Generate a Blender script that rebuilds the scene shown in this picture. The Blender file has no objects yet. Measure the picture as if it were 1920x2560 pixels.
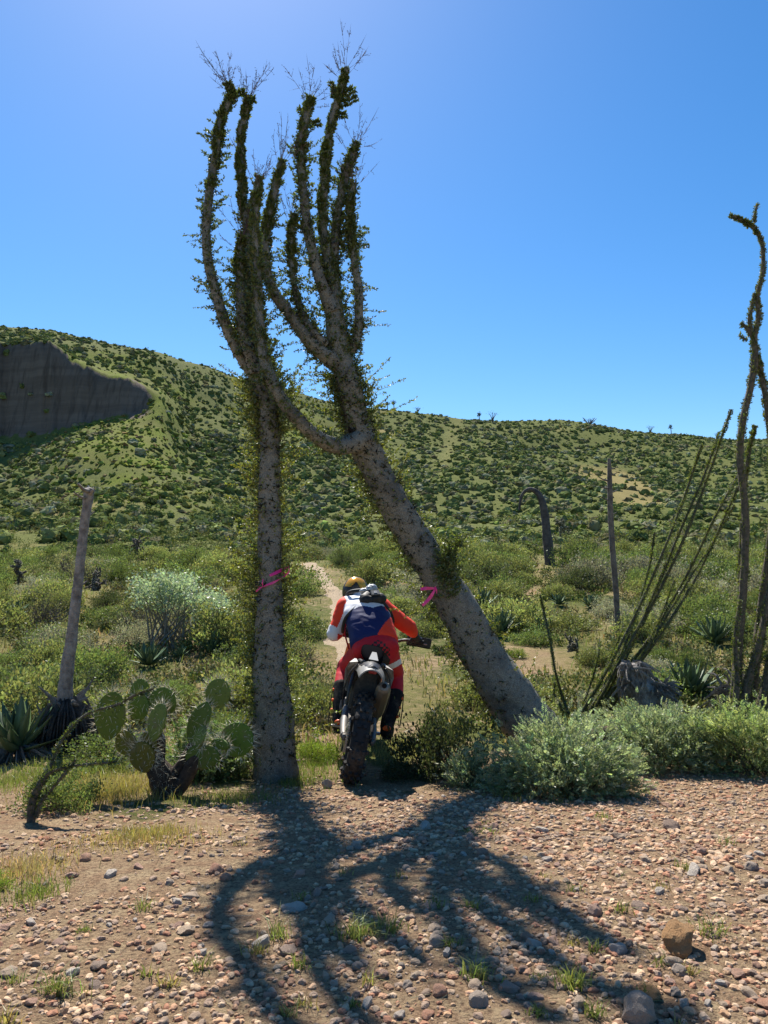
import bpy, math, random
import numpy as np
from mathutils import Vector, Matrix

random.seed(11)
rng = np.random.default_rng(11)
SC = bpy.context.scene
COL = SC.collection

# ------------------------------------------------------------------ camera
FPX = 1850.0                      # focal length in pixels of a 1920 x 2560 frame
PITCH = math.atan(130.0 / FPX)    # the camera looks a little upwards
CAMZ = 1.6                        # above the foot of the trees; the gravel rises towards the camera
cam_data = bpy.data.cameras.new('camera')
cam_data.sensor_fit = 'VERTICAL'
cam_data.sensor_height = 36.0
cam_data.lens = 36.0 * FPX / 2560.0
cam_data.clip_start = 0.05
cam_data.clip_end = 8000.0
cam = bpy.data.objects.new('camera', cam_data)
cam.location = (0, 0, CAMZ)
cam.rotation_euler = (math.pi / 2 + PITCH, 0, 0)
COL.objects.link(cam)
SC.camera = cam

# ------------------------------------------------------------------ sky, sun, exposure
SUN_ELEV = math.radians(51.8)
SUN_LEFT = math.radians(15.5)     # the sun stands ahead of the camera, this far to the left
to_sun = Vector((-math.sin(SUN_LEFT) * math.cos(SUN_ELEV), math.cos(SUN_LEFT) * math.cos(SUN_ELEV), math.sin(SUN_ELEV)))
world = bpy.data.worlds.new('World')
SC.world = world
world.use_nodes = True
wn = world.node_tree
wn.nodes.clear()
w_out = wn.nodes.new('ShaderNodeOutputWorld')
w_bg = wn.nodes.new('ShaderNodeBackground')
w_sky = wn.nodes.new('ShaderNodeTexSky')
w_sky.sky_type = 'NISHITA'
w_sky.sun_disc = False
w_sky.sun_elevation = SUN_ELEV
w_sky.sun_rotation = -SUN_LEFT
w_sky.altitude = 200.0
w_sky.air_density = 1.0
w_sky.dust_density = 0.3
w_sky.ozone_density = 3.2
w_bg.inputs['Strength'].default_value = 0.080
w_hs = wn.nodes.new('ShaderNodeHueSaturation')
w_hs.inputs['Saturation'].default_value = 1.33
wn.links.new(w_sky.outputs['Color'], w_hs.inputs['Color'])
wn.links.new(w_hs.outputs['Color'], w_bg.inputs['Color'])
wn.links.new(w_bg.outputs['Background'], w_out.inputs['Surface'])
sun_data = bpy.data.lights.new('sun', 'SUN')
sun_data.energy = 5.0
sun_data.angle = math.radians(0.53)
sun_data.color = (1.0, 0.95, 0.87)
sun = bpy.data.objects.new('sun', sun_data)
sun.rotation_euler = to_sun.to_track_quat('Z', 'Y').to_euler()
sun.location = (-6, 18, 30)
COL.objects.link(sun)
SC.view_settings.view_transform = 'Standard'
SC.view_settings.look = 'None'
SC.view_settings.exposure = 1.0
SC.view_settings.gamma = 1.0
SC.view_settings.use_curve_mapping = False
SC.cycles.use_denoising = True
SC.cycles.max_bounces = 6
SC.cycles.transparent_max_bounces = 8
SC.cycles.sample_clamp_indirect = 6.0


# ------------------------------------------------------------------ helpers: points, noise
def ray(px, py):
    u = (px - 960.0) / FPX
    v = (1280.0 - py) / FPX
    return Vector((u, math.cos(PITCH) - v * math.sin(PITCH), math.sin(PITCH) + v * math.cos(PITCH)))


def at(px, py, Y):
    """world point seen at photo pixel px,py standing at distance Y"""
    d = ray(px, py)
    k = Y / d.y
    return Vector((d.x * k, Y, CAMZ + d.z * k))


def _hash(ix, iy, s):
    n = (ix * 374761393 + iy * 668265263 + s * 144269504) & 0xffffffff
    n = ((n ^ (n >> 13)) * 1274126177) & 0xffffffff
    return ((n ^ (n >> 16)) & 0xffff) / 65535.0


def vnoise(x, y, s=0):
    x = np.asarray(x, float); y = np.asarray(y, float)
    ix = np.floor(x).astype(np.int64); iy = np.floor(y).astype(np.int64)
    fx = x - ix; fy = y - iy
    fx = fx * fx * (3 - 2 * fx); fy = fy * fy * (3 - 2 * fy)
    a = _hash(ix, iy, s); b = _hash(ix + 1, iy, s); c = _hash(ix, iy + 1, s); d = _hash(ix + 1, iy + 1, s)
    return (a + (b - a) * fx) * (1 - fy) + (c + (d - c) * fx) * fy - 0.5


def fbm(x, y, s=0, o=3):
    r = 0; a = 1.0
    for k in range(o):
        r = r + a * vnoise(np.asarray(x) * 2 ** k, np.asarray(y) * 2 ** k, s + 17 * k)
        a *= 0.5
    return r


# ------------------------------------------------------------------ helpers: meshes and objects
class MB:
    """collects vertices and faces, builds one mesh"""
    def __init__(s):
        s.v = []; s.f = []; s.m = []; s.c = []; s.n = 0

    def add(s, v, f, mat=0, col=(1, 1, 1)):
        v = np.asarray(v, float).reshape(-1, 3)
        f = np.asarray(f, np.int64)
        if len(v) == 0 or len(f) == 0:
            return s
        s.v.append(v); s.f.append(f + s.n)
        s.m.append(np.full(len(f), mat, np.int32) if np.isscalar(mat) else np.asarray(mat, np.int32))
        c = np.asarray(col, float)
        if c.ndim == 1:
            c = np.tile(c[:3], (len(v), 1))
        s.c.append(c)
        s.n += len(v)
        return s

    def mesh(s, name, smooth=False):
        me = bpy.data.meshes.new(name)
        v = np.concatenate(s.v)
        me.vertices.add(len(v)); me.vertices.foreach_set('co', v.astype(np.float32).ravel())
        sizes = np.concatenate([np.full(len(f), f.shape[1], np.int32) for f in s.f])
        loops = np.concatenate([f.ravel() for f in s.f]).astype(np.int32)
        starts = np.concatenate([[0], np.cumsum(sizes)[:-1]]).astype(np.int32)
        me.loops.add(len(loops)); me.loops.foreach_set('vertex_index', loops)
        me.polygons.add(len(sizes)); me.polygons.foreach_set('loop_start', starts)
        me.polygons.foreach_set('material_index', np.concatenate(s.m))
        me.polygons.foreach_set('use_smooth', np.full(len(sizes), bool(smooth)))
        me.update(calc_edges=True)
        at_ = me.color_attributes.new('col', 'FLOAT_COLOR', 'POINT')
        c = np.concatenate(s.c)
        at_.data.foreach_set('color', np.concatenate([c, np.ones((len(c), 1))], 1).astype(np.float32).ravel())
        me.validate()
        return me


def obj(name, mb, mats, parent=None, smooth=False):
    me = mb.mesh(name, smooth) if isinstance(mb, MB) else mb
    if not isinstance(mats, (list, tuple)):
        mats = [mats]
    if len(me.materials) == 0:
        for m in mats:
            me.materials.append(m)
    o = bpy.data.objects.new(name, me)
    COL.objects.link(o)
    if parent is not None:
        o.parent = parent
        o.matrix_parent_inverse = Matrix.LocRotScale(parent.location, parent.rotation_euler, parent.scale).inverted() if parent.parent is None else Matrix.Identity(4)
    return o


def tag(o, label=None, cat=None, group=None, kind=None):
    if label: o['label'] = label
    if cat: o['category'] = cat
    if group: o['group'] = group
    if kind: o['kind'] = kind
    return o


def thing(name, label, cat, loc=(0, 0, 0), group=None):
    o = bpy.data.objects.new(name, None)
    o.empty_display_size = 0.1
    o.location = loc
    COL.objects.link(o)
    return tag(o, label, cat, group)


def sub(name, mb, mats, part, smooth=False):
    """a sub-part: child of a part whose mesh is in the same coordinates"""
    me = mb.mesh(name, smooth) if isinstance(mb, MB) else mb
    if not isinstance(mats, (list, tuple)):
        mats = [mats]
    if len(me.materials) == 0:
        for m in mats:
            me.materials.append(m)
    o = bpy.data.objects.new(name, me)
    COL.objects.link(o)
    o.parent = part
    return o


def spline(pts, n):
    """Catmull-Rom through pts (k x d array), n samples"""
    p = np.asarray(pts, float)
    if len(p) == 2:
        t = np.linspace(0, 1, n)[:, None]
        return p[0] * (1 - t) + p[1] * t
    q = np.vstack([2 * p[0] - p[1], p, 2 * p[-1] - p[-2]])
    t = np.linspace(0, len(p) - 1 - 1e-9, n)
    i = t.astype(int); u = (t - i)[:, None]
    a, b, c, d = q[i], q[i + 1], q[i + 2], q[i + 3]
    return 0.5 * (2 * b + (c - a) * u + (2 * a - 5 * b + 4 * c - d) * u ** 2 + (3 * b - a - 3 * c + d) * u ** 3)


def frames(P):
    P = np.asarray(P, float)
    T = np.gradient(P, axis=0)
    T /= np.linalg.norm(T, axis=1)[:, None] + 1e-12
    ref = np.array([0, 0, 1.0]) if abs(T[0][2]) < 0.9 else np.array([1.0, 0, 0])
    N = np.zeros_like(P)
    n = ref - T[0] * ref.dot(T[0]); n /= np.linalg.norm(n)
    for i in range(len(P)):
        n = n - T[i] * n.dot(T[i]); n /= np.linalg.norm(n) + 1e-12
        N[i] = n
    B = np.cross(T, N)
    return T, N, B


def tube(mb, P, R, sides=8, mat=0, col=(1, 1, 1), cap=True, rough=0.0, seed=0, flat=1.0):
    P = np.asarray(P, float); k = len(P)
    R = np.broadcast_to(np.asarray(R, float), (k,))
    T, N, B = frames(P)
    a = np.linspace(0, 2 * math.pi, sides, endpoint=False)
    rr = R[:, None] * np.ones((1, sides))
    if rough:
        L = np.concatenate([[0], np.cumsum(np.linalg.norm(np.diff(P, axis=0), axis=1))])
        rr = rr * (1 + rough * 2 * fbm(np.cos(a)[None, :] * 1.7 + L[:, None] / (R.mean() * 2.0) + 50, np.sin(a)[None, :] * 1.7 + L[:, None] / (R.mean() * 3.1) + 90, seed, 2))
    V = P[:, None, :] + rr[..., None] * (np.cos(a)[None, :, None] * N[:, None, :] + flat * np.sin(a)[None, :, None] * B[:, None, :])
    V = V.reshape(-1, 3)
    i = np.arange(k - 1)[:, None] * sides; j = np.arange(sides)[None, :]; j2 = (j + 1) % sides
    Fq = np.stack([i + j, i + j2, i + sides + j2, i + sides + j], -1).reshape(-1, 4)
    mb.add(V, Fq, mat, col)
    if cap and sides >= 3:
        for row, flip in ((0, True), (k - 1, False)):
            c = P[row]
            ring = V[row * sides:(row + 1) * sides]
            vv = np.vstack([ring, c + (T[row] * R[row] * 0.25 * (-1 if flip else 1))])
            jj = np.arange(sides)
            ff = np.stack([jj, (jj + 1) % sides, np.full(sides, sides)], -1)
            if flip: ff = ff[:, ::-1]
            mb.add(vv, ff, mat, col)
    return mb


def box(mb, c, s, mat=0, col=(1, 1, 1), M=None, taper=1.0, bev=0.0):
    """a box of half sizes s around c; M rotates it; bev cuts its edges"""
    hx, hy, hz = s
    b = min(bev, hx * 0.9, hy * 0.9, hz * 0.9)
    if b <= 0:
        v = np.array([[x * hx * (taper if z > 0 else 1), y * hy * (taper if z > 0 else 1), z * hz] for z in (-1, 1) for y in (-1, 1) for x in (-1, 1)])
        f = np.array([[0, 2, 3, 1], [4, 5, 7, 6], [0, 1, 5, 4], [2, 6, 7, 3], [0, 4, 6, 2], [1, 3, 7, 5]])
        if M is not None: v = v @ np.array(M).T
        mb.add(v + np.asarray(c), f, mat, col)
        return mb
    # rounded: three rings of an octagon-like outline
    rings = []
    for z, k in ((-hz, b), (-hz + b, 0), (hz - b, 0), (hz, b)):
        t = taper if z > 0 else 1
        x, y = (hx - k) * t, (hy - k) * t
        rings.append([[x - b, -y, z], [x, -y + b, z], [x, y - b, z], [x - b, y, z], [-x + b, y, z], [-x, y - b, z], [-x, -y + b, z], [-x + b, -y, z]])
    v = np.array(rings).reshape(-1, 3)
    f = []
    for r in range(3):
        for j in range(8):
            f.append([r * 8 + j, r * 8 + (j + 1) % 8, r * 8 + 8 + (j + 1) % 8, r * 8 + 8 + j])
    if M is not None: v = v @ np.array(M).T
    v = v + np.asarray(c)
    mb.add(v, f, mat, col)
    mb.add(v[:8][::-1], [[0, 1, 2, 3, 4, 5, 6, 7]], mat, col)
    mb.add(v[24:], [[0, 1, 2, 3, 4, 5, 6, 7]], mat, col)
    return mb


_ICO = {}
def ico(level):
    if level in _ICO: return _ICO[level]
    t = (1 + 5 ** 0.5) / 2
    v = [(-1, t, 0), (1, t, 0), (-1, -t, 0), (1, -t, 0), (0, -1, t), (0, 1, t), (0, -1, -t), (0, 1, -t), (t, 0, -1), (t, 0, 1), (-t, 0, -1), (-t, 0, 1)]
    v = [np.array(x) / np.linalg.norm(x) for x in v]
    f = [(0, 11, 5), (0, 5, 1), (0, 1, 7), (0, 7, 10), (0, 10, 11), (1, 5, 9), (5, 11, 4), (11, 10, 2), (10, 7, 6), (7, 1, 8), (3, 9, 4), (3, 4, 2), (3, 2, 6), (3, 6, 8), (3, 8, 9), (4, 9, 5), (2, 4, 11), (6, 2, 10), (8, 6, 7), (9, 8, 1)]
    for _ in range(level):
        mid = {}; nf = []
        def m(a, b):
            k = (min(a, b), max(a, b))
            if k not in mid:
                w = v[a] + v[b]; v.append(w / np.linalg.norm(w)); mid[k] = len(v) - 1
            return mid[k]
        for a, b, c in f:
            x, y, z = m(a, b), m(b, c), m(c, a)
            nf += [(a, x, z), (b, y, x), (c, z, y), (x, y, z)]
        f = nf
    _ICO[level] = (np.array(v), np.array(f))
    return _ICO[level]


def unit(v):
    v = np.asarray(v, float)
    return v / (np.linalg.norm(v, axis=-1, keepdims=True) + 1e-12)


def rand_dirs(n, r=rng):
    return unit(r.normal(size=(n, 3)))


def leaves(mb, P, D, L, W, col, mat=0, r=rng, fold=0.0):
    """diamond leaves: base P (n,3), direction D (n,3), length L, width W, colour (n,3)"""
    n = len(P)
    if n == 0: return
    L = np.broadcast_to(np.asarray(L, float), (n,))[:, None]; W = np.broadcast_to(np.asarray(W, float), (n,))[:, None]
    D = unit(D)
    S = unit(np.cross(D, rand_dirs(n, r)))
    U = np.cross(S, D)
    mid = P + D * L * 0.55
    v = np.stack([P, mid + S * W * 0.5 + U * W * fold, P + D * L, mid - S * W * 0.5 + U * W * fold], 1).reshape(-1, 3)
    f = np.arange(n * 4).reshape(n, 4)
    c = np.repeat(np.broadcast_to(np.asarray(col, float), (n, 3)), 4, axis=0)
    mb.add(v, f, mat, c)


def hair(mb, A, B, r0, col, mat=0):
    """thin 3-sided spikes from A to B (n,3)"""
    A = np.asarray(A, float); B = np.asarray(B, float); n = len(A)
    if n == 0: return
    T = unit(B - A); S = unit(np.cross(T, rand_dirs(n))); U = np.cross(T, S)
    r0 = np.broadcast_to(np.asarray(r0, float), (n,))[:, None]
    v = [A + r0 * (math.cos(a) * S + math.sin(a) * U) for a in (0, 2.094, 4.189)] + [B]
    v = np.stack(v, 1).reshape(-1, 3)
    b = np.arange(n)[:, None] * 4
    f = np.concatenate([b + np.array([[0, 1, 3]]), b + np.array([[1, 2, 3]]), b + np.array([[2, 0, 3]])])
    mb.add(v, f, mat, np.repeat(np.broadcast_to(np.asarray(col, float), (n, 3)), 4, axis=0))


def vary(base, n, dv=0.25, dh=0.12, r=rng):
    """n colours around base"""
    b = np.asarray(base, float)[None, :]
    c = b * (1 + dv * r.normal(size=(n, 1))).clip(0.35, 1.9) * (1 + dh * r.normal(size=(n, 3))).clip(0.6, 1.5)
    return c.clip(0.004, 0.95)


# ------------------------------------------------------------------ materials
class N:
    """tiny node helper"""
    def __init__(s, name):
        s.mat = bpy.data.materials.new(name); s.mat.use_nodes = True
        s.t = s.mat.node_tree; s.t.nodes.clear()
        s.out = s.t.nodes.new('ShaderNodeOutputMaterial')

    def n(s, t, **kw):
        x = s.t.nodes.new(t)
        for k, v in kw.items():
            if k in x.inputs: x.inputs[k].default_value = v
            else: setattr(x, k, v)
        return x

    def l(s, a, b):
        s.t.links.new(a, b)

    def coord(s, kind='Object'):
        return s.n('ShaderNodeTexCoord').outputs[kind]

    def pos(s):
        return s.n('ShaderNodeNewGeometry').outputs['Position']

    def noise(s, scale, vec, detail=4.0, rough=0.6):
        x = s.n('ShaderNodeTexNoise', Scale=scale, Detail=detail, Roughness=rough)
        s.l(vec, x.inputs['Vector']); return x.outputs['Fac']

    def ramp(s, fac, stops):
        x = s.n('ShaderNodeValToRGB'); e = x.color_ramp.elements
        while len(e) < len(stops): e.new(0.5)
        for q, (p, c) in zip(e, stops):
            q.position = p; q.color = (*c, 1) if len(c) == 3 else c
        s.l(fac, x.inputs['Fac']); return x.outputs['Color']

    def mix(s, fac, a, b, mode='MIX'):
        x = s.n('ShaderNodeMix', data_type='RGBA', blend_type=mode)
        for sock, v in ((x.inputs['Factor'], fac), (x.inputs[6], a), (x.inputs[7], b)):
            if isinstance(v, bpy.types.NodeSocket): s.l(v, sock)
            elif isinstance(v, (int, float)): sock.default_value = v
            else: sock.default_value = (*v, 1)
        return x.outputs[2]

    def math(s, op, a, b=0.5):
        x = s.n('ShaderNodeMath', operation=op)
        for i, v in enumerate((a, b)):
            if isinstance(v, bpy.types.NodeSocket): s.l(v, x.inputs[i])
            else: x.inputs[i].default_value = v
        return x.outputs[0]

    def bump(s, h, strength=0.5, dist=0.01):
        x = s.n('ShaderNodeBump', Strength=strength, Distance=dist)
        s.l(h, x.inputs['Height']); return x.outputs['Normal']

    def attr(s, name='col'):
        return s.n('ShaderNodeAttribute', attribute_name=name).outputs['Color']

    def principled(s, color, rough=0.7, metal=0.0, normal=None, spec=0.4, **kw):
        x = s.n('ShaderNodeBsdfPrincipled', Metallic=metal)
        x.inputs['Specular IOR Level'].default_value = spec
        if isinstance(rough, bpy.types.NodeSocket): s.l(rough, x.inputs['Roughness'])
        else: x.inputs['Roughness'].default_value = rough
        if isinstance(color, bpy.types.NodeSocket): s.l(color, x.inputs['Base Color'])
        else: x.inputs['Base Color'].default_value = (*color, 1)
        if normal is not None: s.l(normal, x.inputs['Normal'])
        for k, v in kw.items(): x.inputs[k.replace('_', ' ')].default_value = v
        s.l(x.outputs[0], s.out.inputs['Surface'])
        return x


def leaf_material(name, trans=0.45, gloss=0.05, yellow=(1.25, 1.25, 0.55), var=0.5, rough=0.45):
    """thin leaf: the colour comes from the leaf, light also passes through it"""
    k = N(name)
    c = k.attr('col')
    rnd = k.n('ShaderNodeObjectInfo').outputs['Random']
    f = k.math('ADD', k.math('MULTIPLY', rnd, var), 1.0 - var / 2)
    cc = k.n('ShaderNodeVectorMath', operation='SCALE'); k.l(c, cc.inputs[0]); k.l(f, cc.inputs['Scale'])
    c = cc.outputs[0]
    d = k.n('ShaderNodeBsdfDiffuse'); k.l(c, d.inputs['Color'])
    t = k.n('ShaderNodeBsdfTranslucent')
    ty = k.n('ShaderNodeVectorMath', operation='MULTIPLY'); k.l(c, ty.inputs[0]); ty.inputs[1].default_value = yellow
    k.l(ty.outputs[0], t.inputs['Color'])
    m = k.n('ShaderNodeMixShader', Fac=trans); k.l(d.outputs[0], m.inputs[1]); k.l(t.outputs[0], m.inputs[2])
    g = k.n('ShaderNodeBsdfGlossy', Roughness=rough); g.inputs['Color'].default_value = (1, 1, 1, 1)
    m2 = k.n('ShaderNodeMixShader', Fac=gloss); k.l(m.outputs[0], m2.inputs[1]); k.l(g.outputs[0], m2.inputs[2])
    k.l(m2.outputs[0], k.out.inputs['Surface'])
    return k.mat


def rough_material(name, base, dark, scale=20.0, bump=0.6, dist=0.01, rough=0.85, use_col=False, kind='Object', spec=0.25):
    k = N(name)
    v = k.coord(kind)
    n1 = k.noise(scale, v); n2 = k.noise(scale * 5, v, 5)
    c = k.mix(k.ramp(n1, [(0.35, (0, 0, 0)), (0.65, (1, 1, 1))]), dark, base)
    c = k.mix(0.35, c, k.ramp(n2, [(0.3, (0.35, 0.35, 0.35)), (0.7, (1, 1, 1))]), 'MULTIPLY')
    if use_col: c = k.mix(1.0, c, k.attr('col'), 'MULTIPLY')
    k.principled(c, rough, normal=k.bump(k.math('ADD', n1, n2), bump, dist), spec=spec)
    return k.mat


def plain(name, color, rough=0.5, metal=0.0, spec=0.4, scale=60.0, dirt=0.35, dirt_col=(0.25, 0.19, 0.13), bump=0.1):
    """paint, plastic, cloth or metal with some dust on it"""
    k = N(name)
    v = k.coord('Object')
    n1 = k.noise(scale * 0.15, v, 5); n2 = k.noise(scale, v, 4)
    f = k.ramp(k.math('MULTIPLY', n1, k.math('ADD', n2, 0.5)), [(0.45, (0, 0, 0)), (0.75, (dirt, dirt, dirt))])
    c = k.mix(f, color, dirt_col)
    k.principled(c, rough, metal, normal=k.bump(n2, bump, 0.004), spec=spec)
    return k.mat


LEAF = leaf_material('shrub_leaf', gloss=0.02, trans=0.42, yellow=(1.12, 1.12, 0.72))
LEAF_FAR = leaf_material('scrub_leaf', trans=0.12, gloss=0.0, var=0.0)
LEAF_TREE = leaf_material('boojum_leaf', trans=0.38, gloss=0.05, yellow=(1.35, 1.3, 0.5), var=0.1)
LEAF_FERN = leaf_material('ferny_leaf', trans=0.52, gloss=0.03, yellow=(1.12, 1.12, 0.72), var=0.1)
GRASS = leaf_material('grass_blade', trans=0.45, gloss=0.02, var=0.1, yellow=(1.15, 1.12, 0.65))
TWIG = rough_material('twig_wood', (0.16, 0.12, 0.09), (0.07, 0.055, 0.045), 40, 0.4)
TWIGC = rough_material('tinted_wood', (1.0, 1.0, 1.0), (0.55, 0.55, 0.55), 60, 0.4, use_col=True)

# ================================================================== THE LAND
RIDGE = np.array([(-900, 700, 150), (-400, 765, 150), (0, 815, 150), (116, 825, 152), (231, 847, 155), (347, 872, 158), (463, 904, 160), (567, 933, 163), (717, 972, 168),
                  (833, 992, 172), (960, 1017, 178), (1157, 1037, 184), (1331, 1048, 188), (1481, 1060, 192), (1620, 1071, 196), (1805, 1089, 200), (1920, 1101, 202), (2400, 1150, 208), (2900, 1190, 210)], float)
RIDGE_PY = lambda px: np.interp(px, RIDGE[:, 0], RIDGE[:, 1])
RIDGE_D = lambda px: np.interp(px, RIDGE[:, 0], RIDGE[:, 2])
NEAR_Z = ([-50, 0, 1.6, 2.4, 3.0, 4.0, 5.0, 5.6, 7, 10, 14, 18, 24, 30], [0.5, 0.52, 0.52, 0.47, 0.38, 0.23, 0.07, 0.0, 0, 0.06, 0.35, 0.75, 1.2, 1.5])
# slope of the hill: distance and picture height of the ground there, for a few directions
TABLE = [
    (-900, [(30, 1416), (45, 1378), (60, 1330), (80, 1262), (100, 1172), (112, 1100), (114, 1080), (118, 800), (150, 700)]),
    (-300, [(30, 1416), (45, 1378), (60, 1330), (80, 1262), (100, 1172), (112, 1100), (114, 1080), (118.5, 812), (150, 775)]),
    (0, [(30, 1416), (45, 1376), (60, 1328), (80, 1258), (100, 1160), (112, 1092), (114, 1078), (118, 838), (150, 815)]),
    (100, [(30, 1416), (45, 1374), (60, 1322), (78, 1248), (92, 1165), (110, 1085), (113, 1066), (117, 848), (152, 823)]),
    (200, [(30, 1416), (45, 1374), (60, 1318), (76, 1236), (90, 1130), (108, 1066), (112, 1044), (115, 893), (154, 843)]),
    (300, [(30, 1416), (45, 1373), (60, 1316), (76, 1232), (88, 1122), (106, 1050), (112, 1022), (114, 932), (156, 864)]),
    (345, [(30, 1416), (45, 1372), (60, 1317), (77, 1232), (90, 1126), (106, 1047), (112, 1008), (113.5, 953), (157, 873)]),
    (385, [(30, 1416), (45, 1372), (60, 1318), (78, 1232), (92, 1130), (106, 1044), (112.5, 992), (114, 978), (158, 882)]),
    (480, [(30, 1416), (45, 1372), (60, 1318), (80, 1240), (100, 1160), (120, 1080), (140, 985), (161, 908)]),
    (640, [(30, 1416), (45, 1368), (60, 1320), (80, 1254), (100, 1186), (120, 1120), (140, 1055), (165, 953)]),
    (960, [(30, 1416), (45, 1366), (60, 1322), (80, 1262), (100, 1205), (120, 1155), (140, 1108), (160, 1062), (178, 1017)]),
    (1400, [(30, 1412), (45, 1362), (60, 1320), (80, 1268), (100, 1218), (120, 1175), (140, 1138), (160, 1102), (190, 1054)]),
    (1920, [(30, 1412), (45, 1366), (60, 1330), (80, 1285), (100, 1243), (120, 1208), (140, 1176), (160, 1150), (202, 1101)]),
    (2900, [(30, 1412), (45, 1372), (60, 1345), (80, 1305), (100, 1275), (120, 1255), (160, 1218), (210, 1190)]),
]
_TD = np.arange(0.0, 260.5, 0.5)
_TP = np.array([t[0] for t in TABLE], float)


def _zcol(tab):
    d = np.array([p[0] for p in tab], float)
    z = np.array([at(960, p[1], p[0]).z for p in tab])
    out = np.interp(_TD, d, z)
    near = _TD <= 30
    out[near] = np.interp(_TD[near], *NEAR_Z)
    end = d[-1]
    far = _TD > end
    out[far] = z[-1] - (_TD[far] - end) * 0.03
    k = np.ones(5) / 5                         # round the joints off
    return np.convolve(np.pad(out, 2, mode='edge'), k, 'valid')


_TZ = np.array([_zcol(t[1]) for t in TABLE])       # columns x distances


def land(X, Y):
    """height of the land before it is meshed"""
    X = np.asarray(X, float); Y = np.asarray(Y, float)
    px = 960 + FPX * X / np.maximum(Y, 6.0)
    px = np.clip(px, _TP[0], _TP[-1])
    # eroded rills of the clay cliff
    cl = np.clip((400 - px) / 60, 0, 1) * np.clip((Y - 103) / 8, 0, 1) * np.clip((136 - Y) / 8, 0, 1)
    rill = np.abs(fbm(px / 13.0 + Y / 5.0, Y / 24.0, 5, 3)) * 1.5 + fbm(px / 60.0, Y / 40, 8, 2) * 1.2
    Ye = np.clip(Y + cl * (rill - 1.0), 0, 259.9)
    j = np.clip(np.searchsorted(_TP, px) - 1, 0, len(_TP) - 2)
    u = (px - _TP[j]) / (_TP[j + 1] - _TP[j]); u = np.clip(u, 0, 1); u = u * u * (3 - 2 * u) * 0.5 + u * 0.5
    k = np.clip((Ye / 0.5).astype(int), 0, len(_TD) - 2)
    w = Ye / 0.5 - k
    z = (_TZ[j, k] * (1 - w) + _TZ[j, k + 1] * w) * (1 - u) + (_TZ[j + 1, k] * (1 - w) + _TZ[j + 1, k + 1] * w) * u
    z = np.where(Y > 260, z - (Y - 260) * 0.03, z)
    far = np.clip((Y - 20) / 60, 0, 1) * np.clip((RIDGE_D(px) + 10 - Y) / 30, 0.25, 1)
    z = z + far * (fbm(X / 22.0 + 5, Y / 26.0, 3, 3) * 3.4 - 0.3) + np.clip((Y - 7) / 10, 0, 1) * fbm(X / 2.6, Y / 2.6, 9, 2) * 0.16
    near = np.clip((8.5 - Y) / 2, 0, 1)
    z = z + near * (fbm(X / 0.9, Y / 0.9, 21, 3) * 0.035 + fbm(X / 0.16, Y / 0.16, 23, 2) * 0.012)
    return z


rows = np.concatenate([np.arange(-24, 0, 2.0), np.arange(0, 8, 0.066), np.arange(8, 30, 0.3), np.arange(30, 102, 1.0), np.arange(102, 134, 0.4), np.arange(134, 232, 2.0),
                       [240, 260, 300, 380, 520, 800, 1400, 3000]])
uu = np.concatenate([[-2.6, -1.7, -1.2, -0.95, -0.8, -0.7], np.arange(-0.62, -0.28, 0.004), np.arange(-0.28, 0.62, 0.006), [0.7, 0.8, 0.95, 1.2, 1.7, 2.6]])


def _rowx(Y):
    s = np.maximum(np.maximum(Y, 0), 5.0)
    inner = np.clip(uu, -0.62, 0.62) * s
    return inner + (uu - np.clip(uu, -0.62, 0.62)) * np.maximum(s, 30.0)


GX = np.array([_rowx(y) for y in rows])
GY = np.repeat(rows[:, None], len(uu), 1)
GZ = land(GX, GY)


def ground(X, Y):
    """height of the meshed ground"""
    X = np.atleast_1d(np.asarray(X, float)); Y = np.atleast_1d(np.asarray(Y, float))
    r = np.clip(np.searchsorted(rows, Y) - 1, 0, len(rows) - 2)
    t = np.clip((Y - rows[r]) / (rows[r + 1] - rows[r]), 0, 1)
    s = np.maximum(np.maximum(Y, 0), 5.0)
    inner = np.clip(X / s, -0.62, 0.62)
    u = inner + (X - inner * s) / np.maximum(s, 30.0)
    j = np.clip(np.searchsorted(uu, u) - 1, 0, len(uu) - 2)
    w = np.clip((u - uu[j]) / (uu[j + 1] - uu[j]), 0, 1)
    return (GZ[r, j] * (1 - w) + GZ[r, j + 1] * w) * (1 - t) + (GZ[r + 1, j] * (1 - w) + GZ[r + 1, j + 1] * w) * t


def gz(x, y):
    return float(ground(x, y)[0])


def G(px, py, far=250.0):
    """where the ray through a photo pixel meets the ground"""
    d = ray(px, py)
    Ys = np.concatenate([np.arange(1.5, 30, 0.05), np.arange(30, far, 0.4)])
    k = Ys / d.y
    z = CAMZ + d.z * k
    g = ground(d.x * k, Ys)
    hit = np.nonzero(z <= g)[0]
    i = hit[0] if len(hit) else len(Ys) - 1
    return Vector((float(d.x * k[i]), float(Ys[i]), float(g[i])))


def to_px(X, Y, Z):
    """photo pixel of a world point (used to look up what grows where)"""
    dz = Z - CAMZ
    c = math.cos(PITCH); s = math.sin(PITCH)
    f = Y * c + dz * s; v = -Y * s + dz * c
    return 960 + FPX * X / f, 1280 - FPX * v / f


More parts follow.
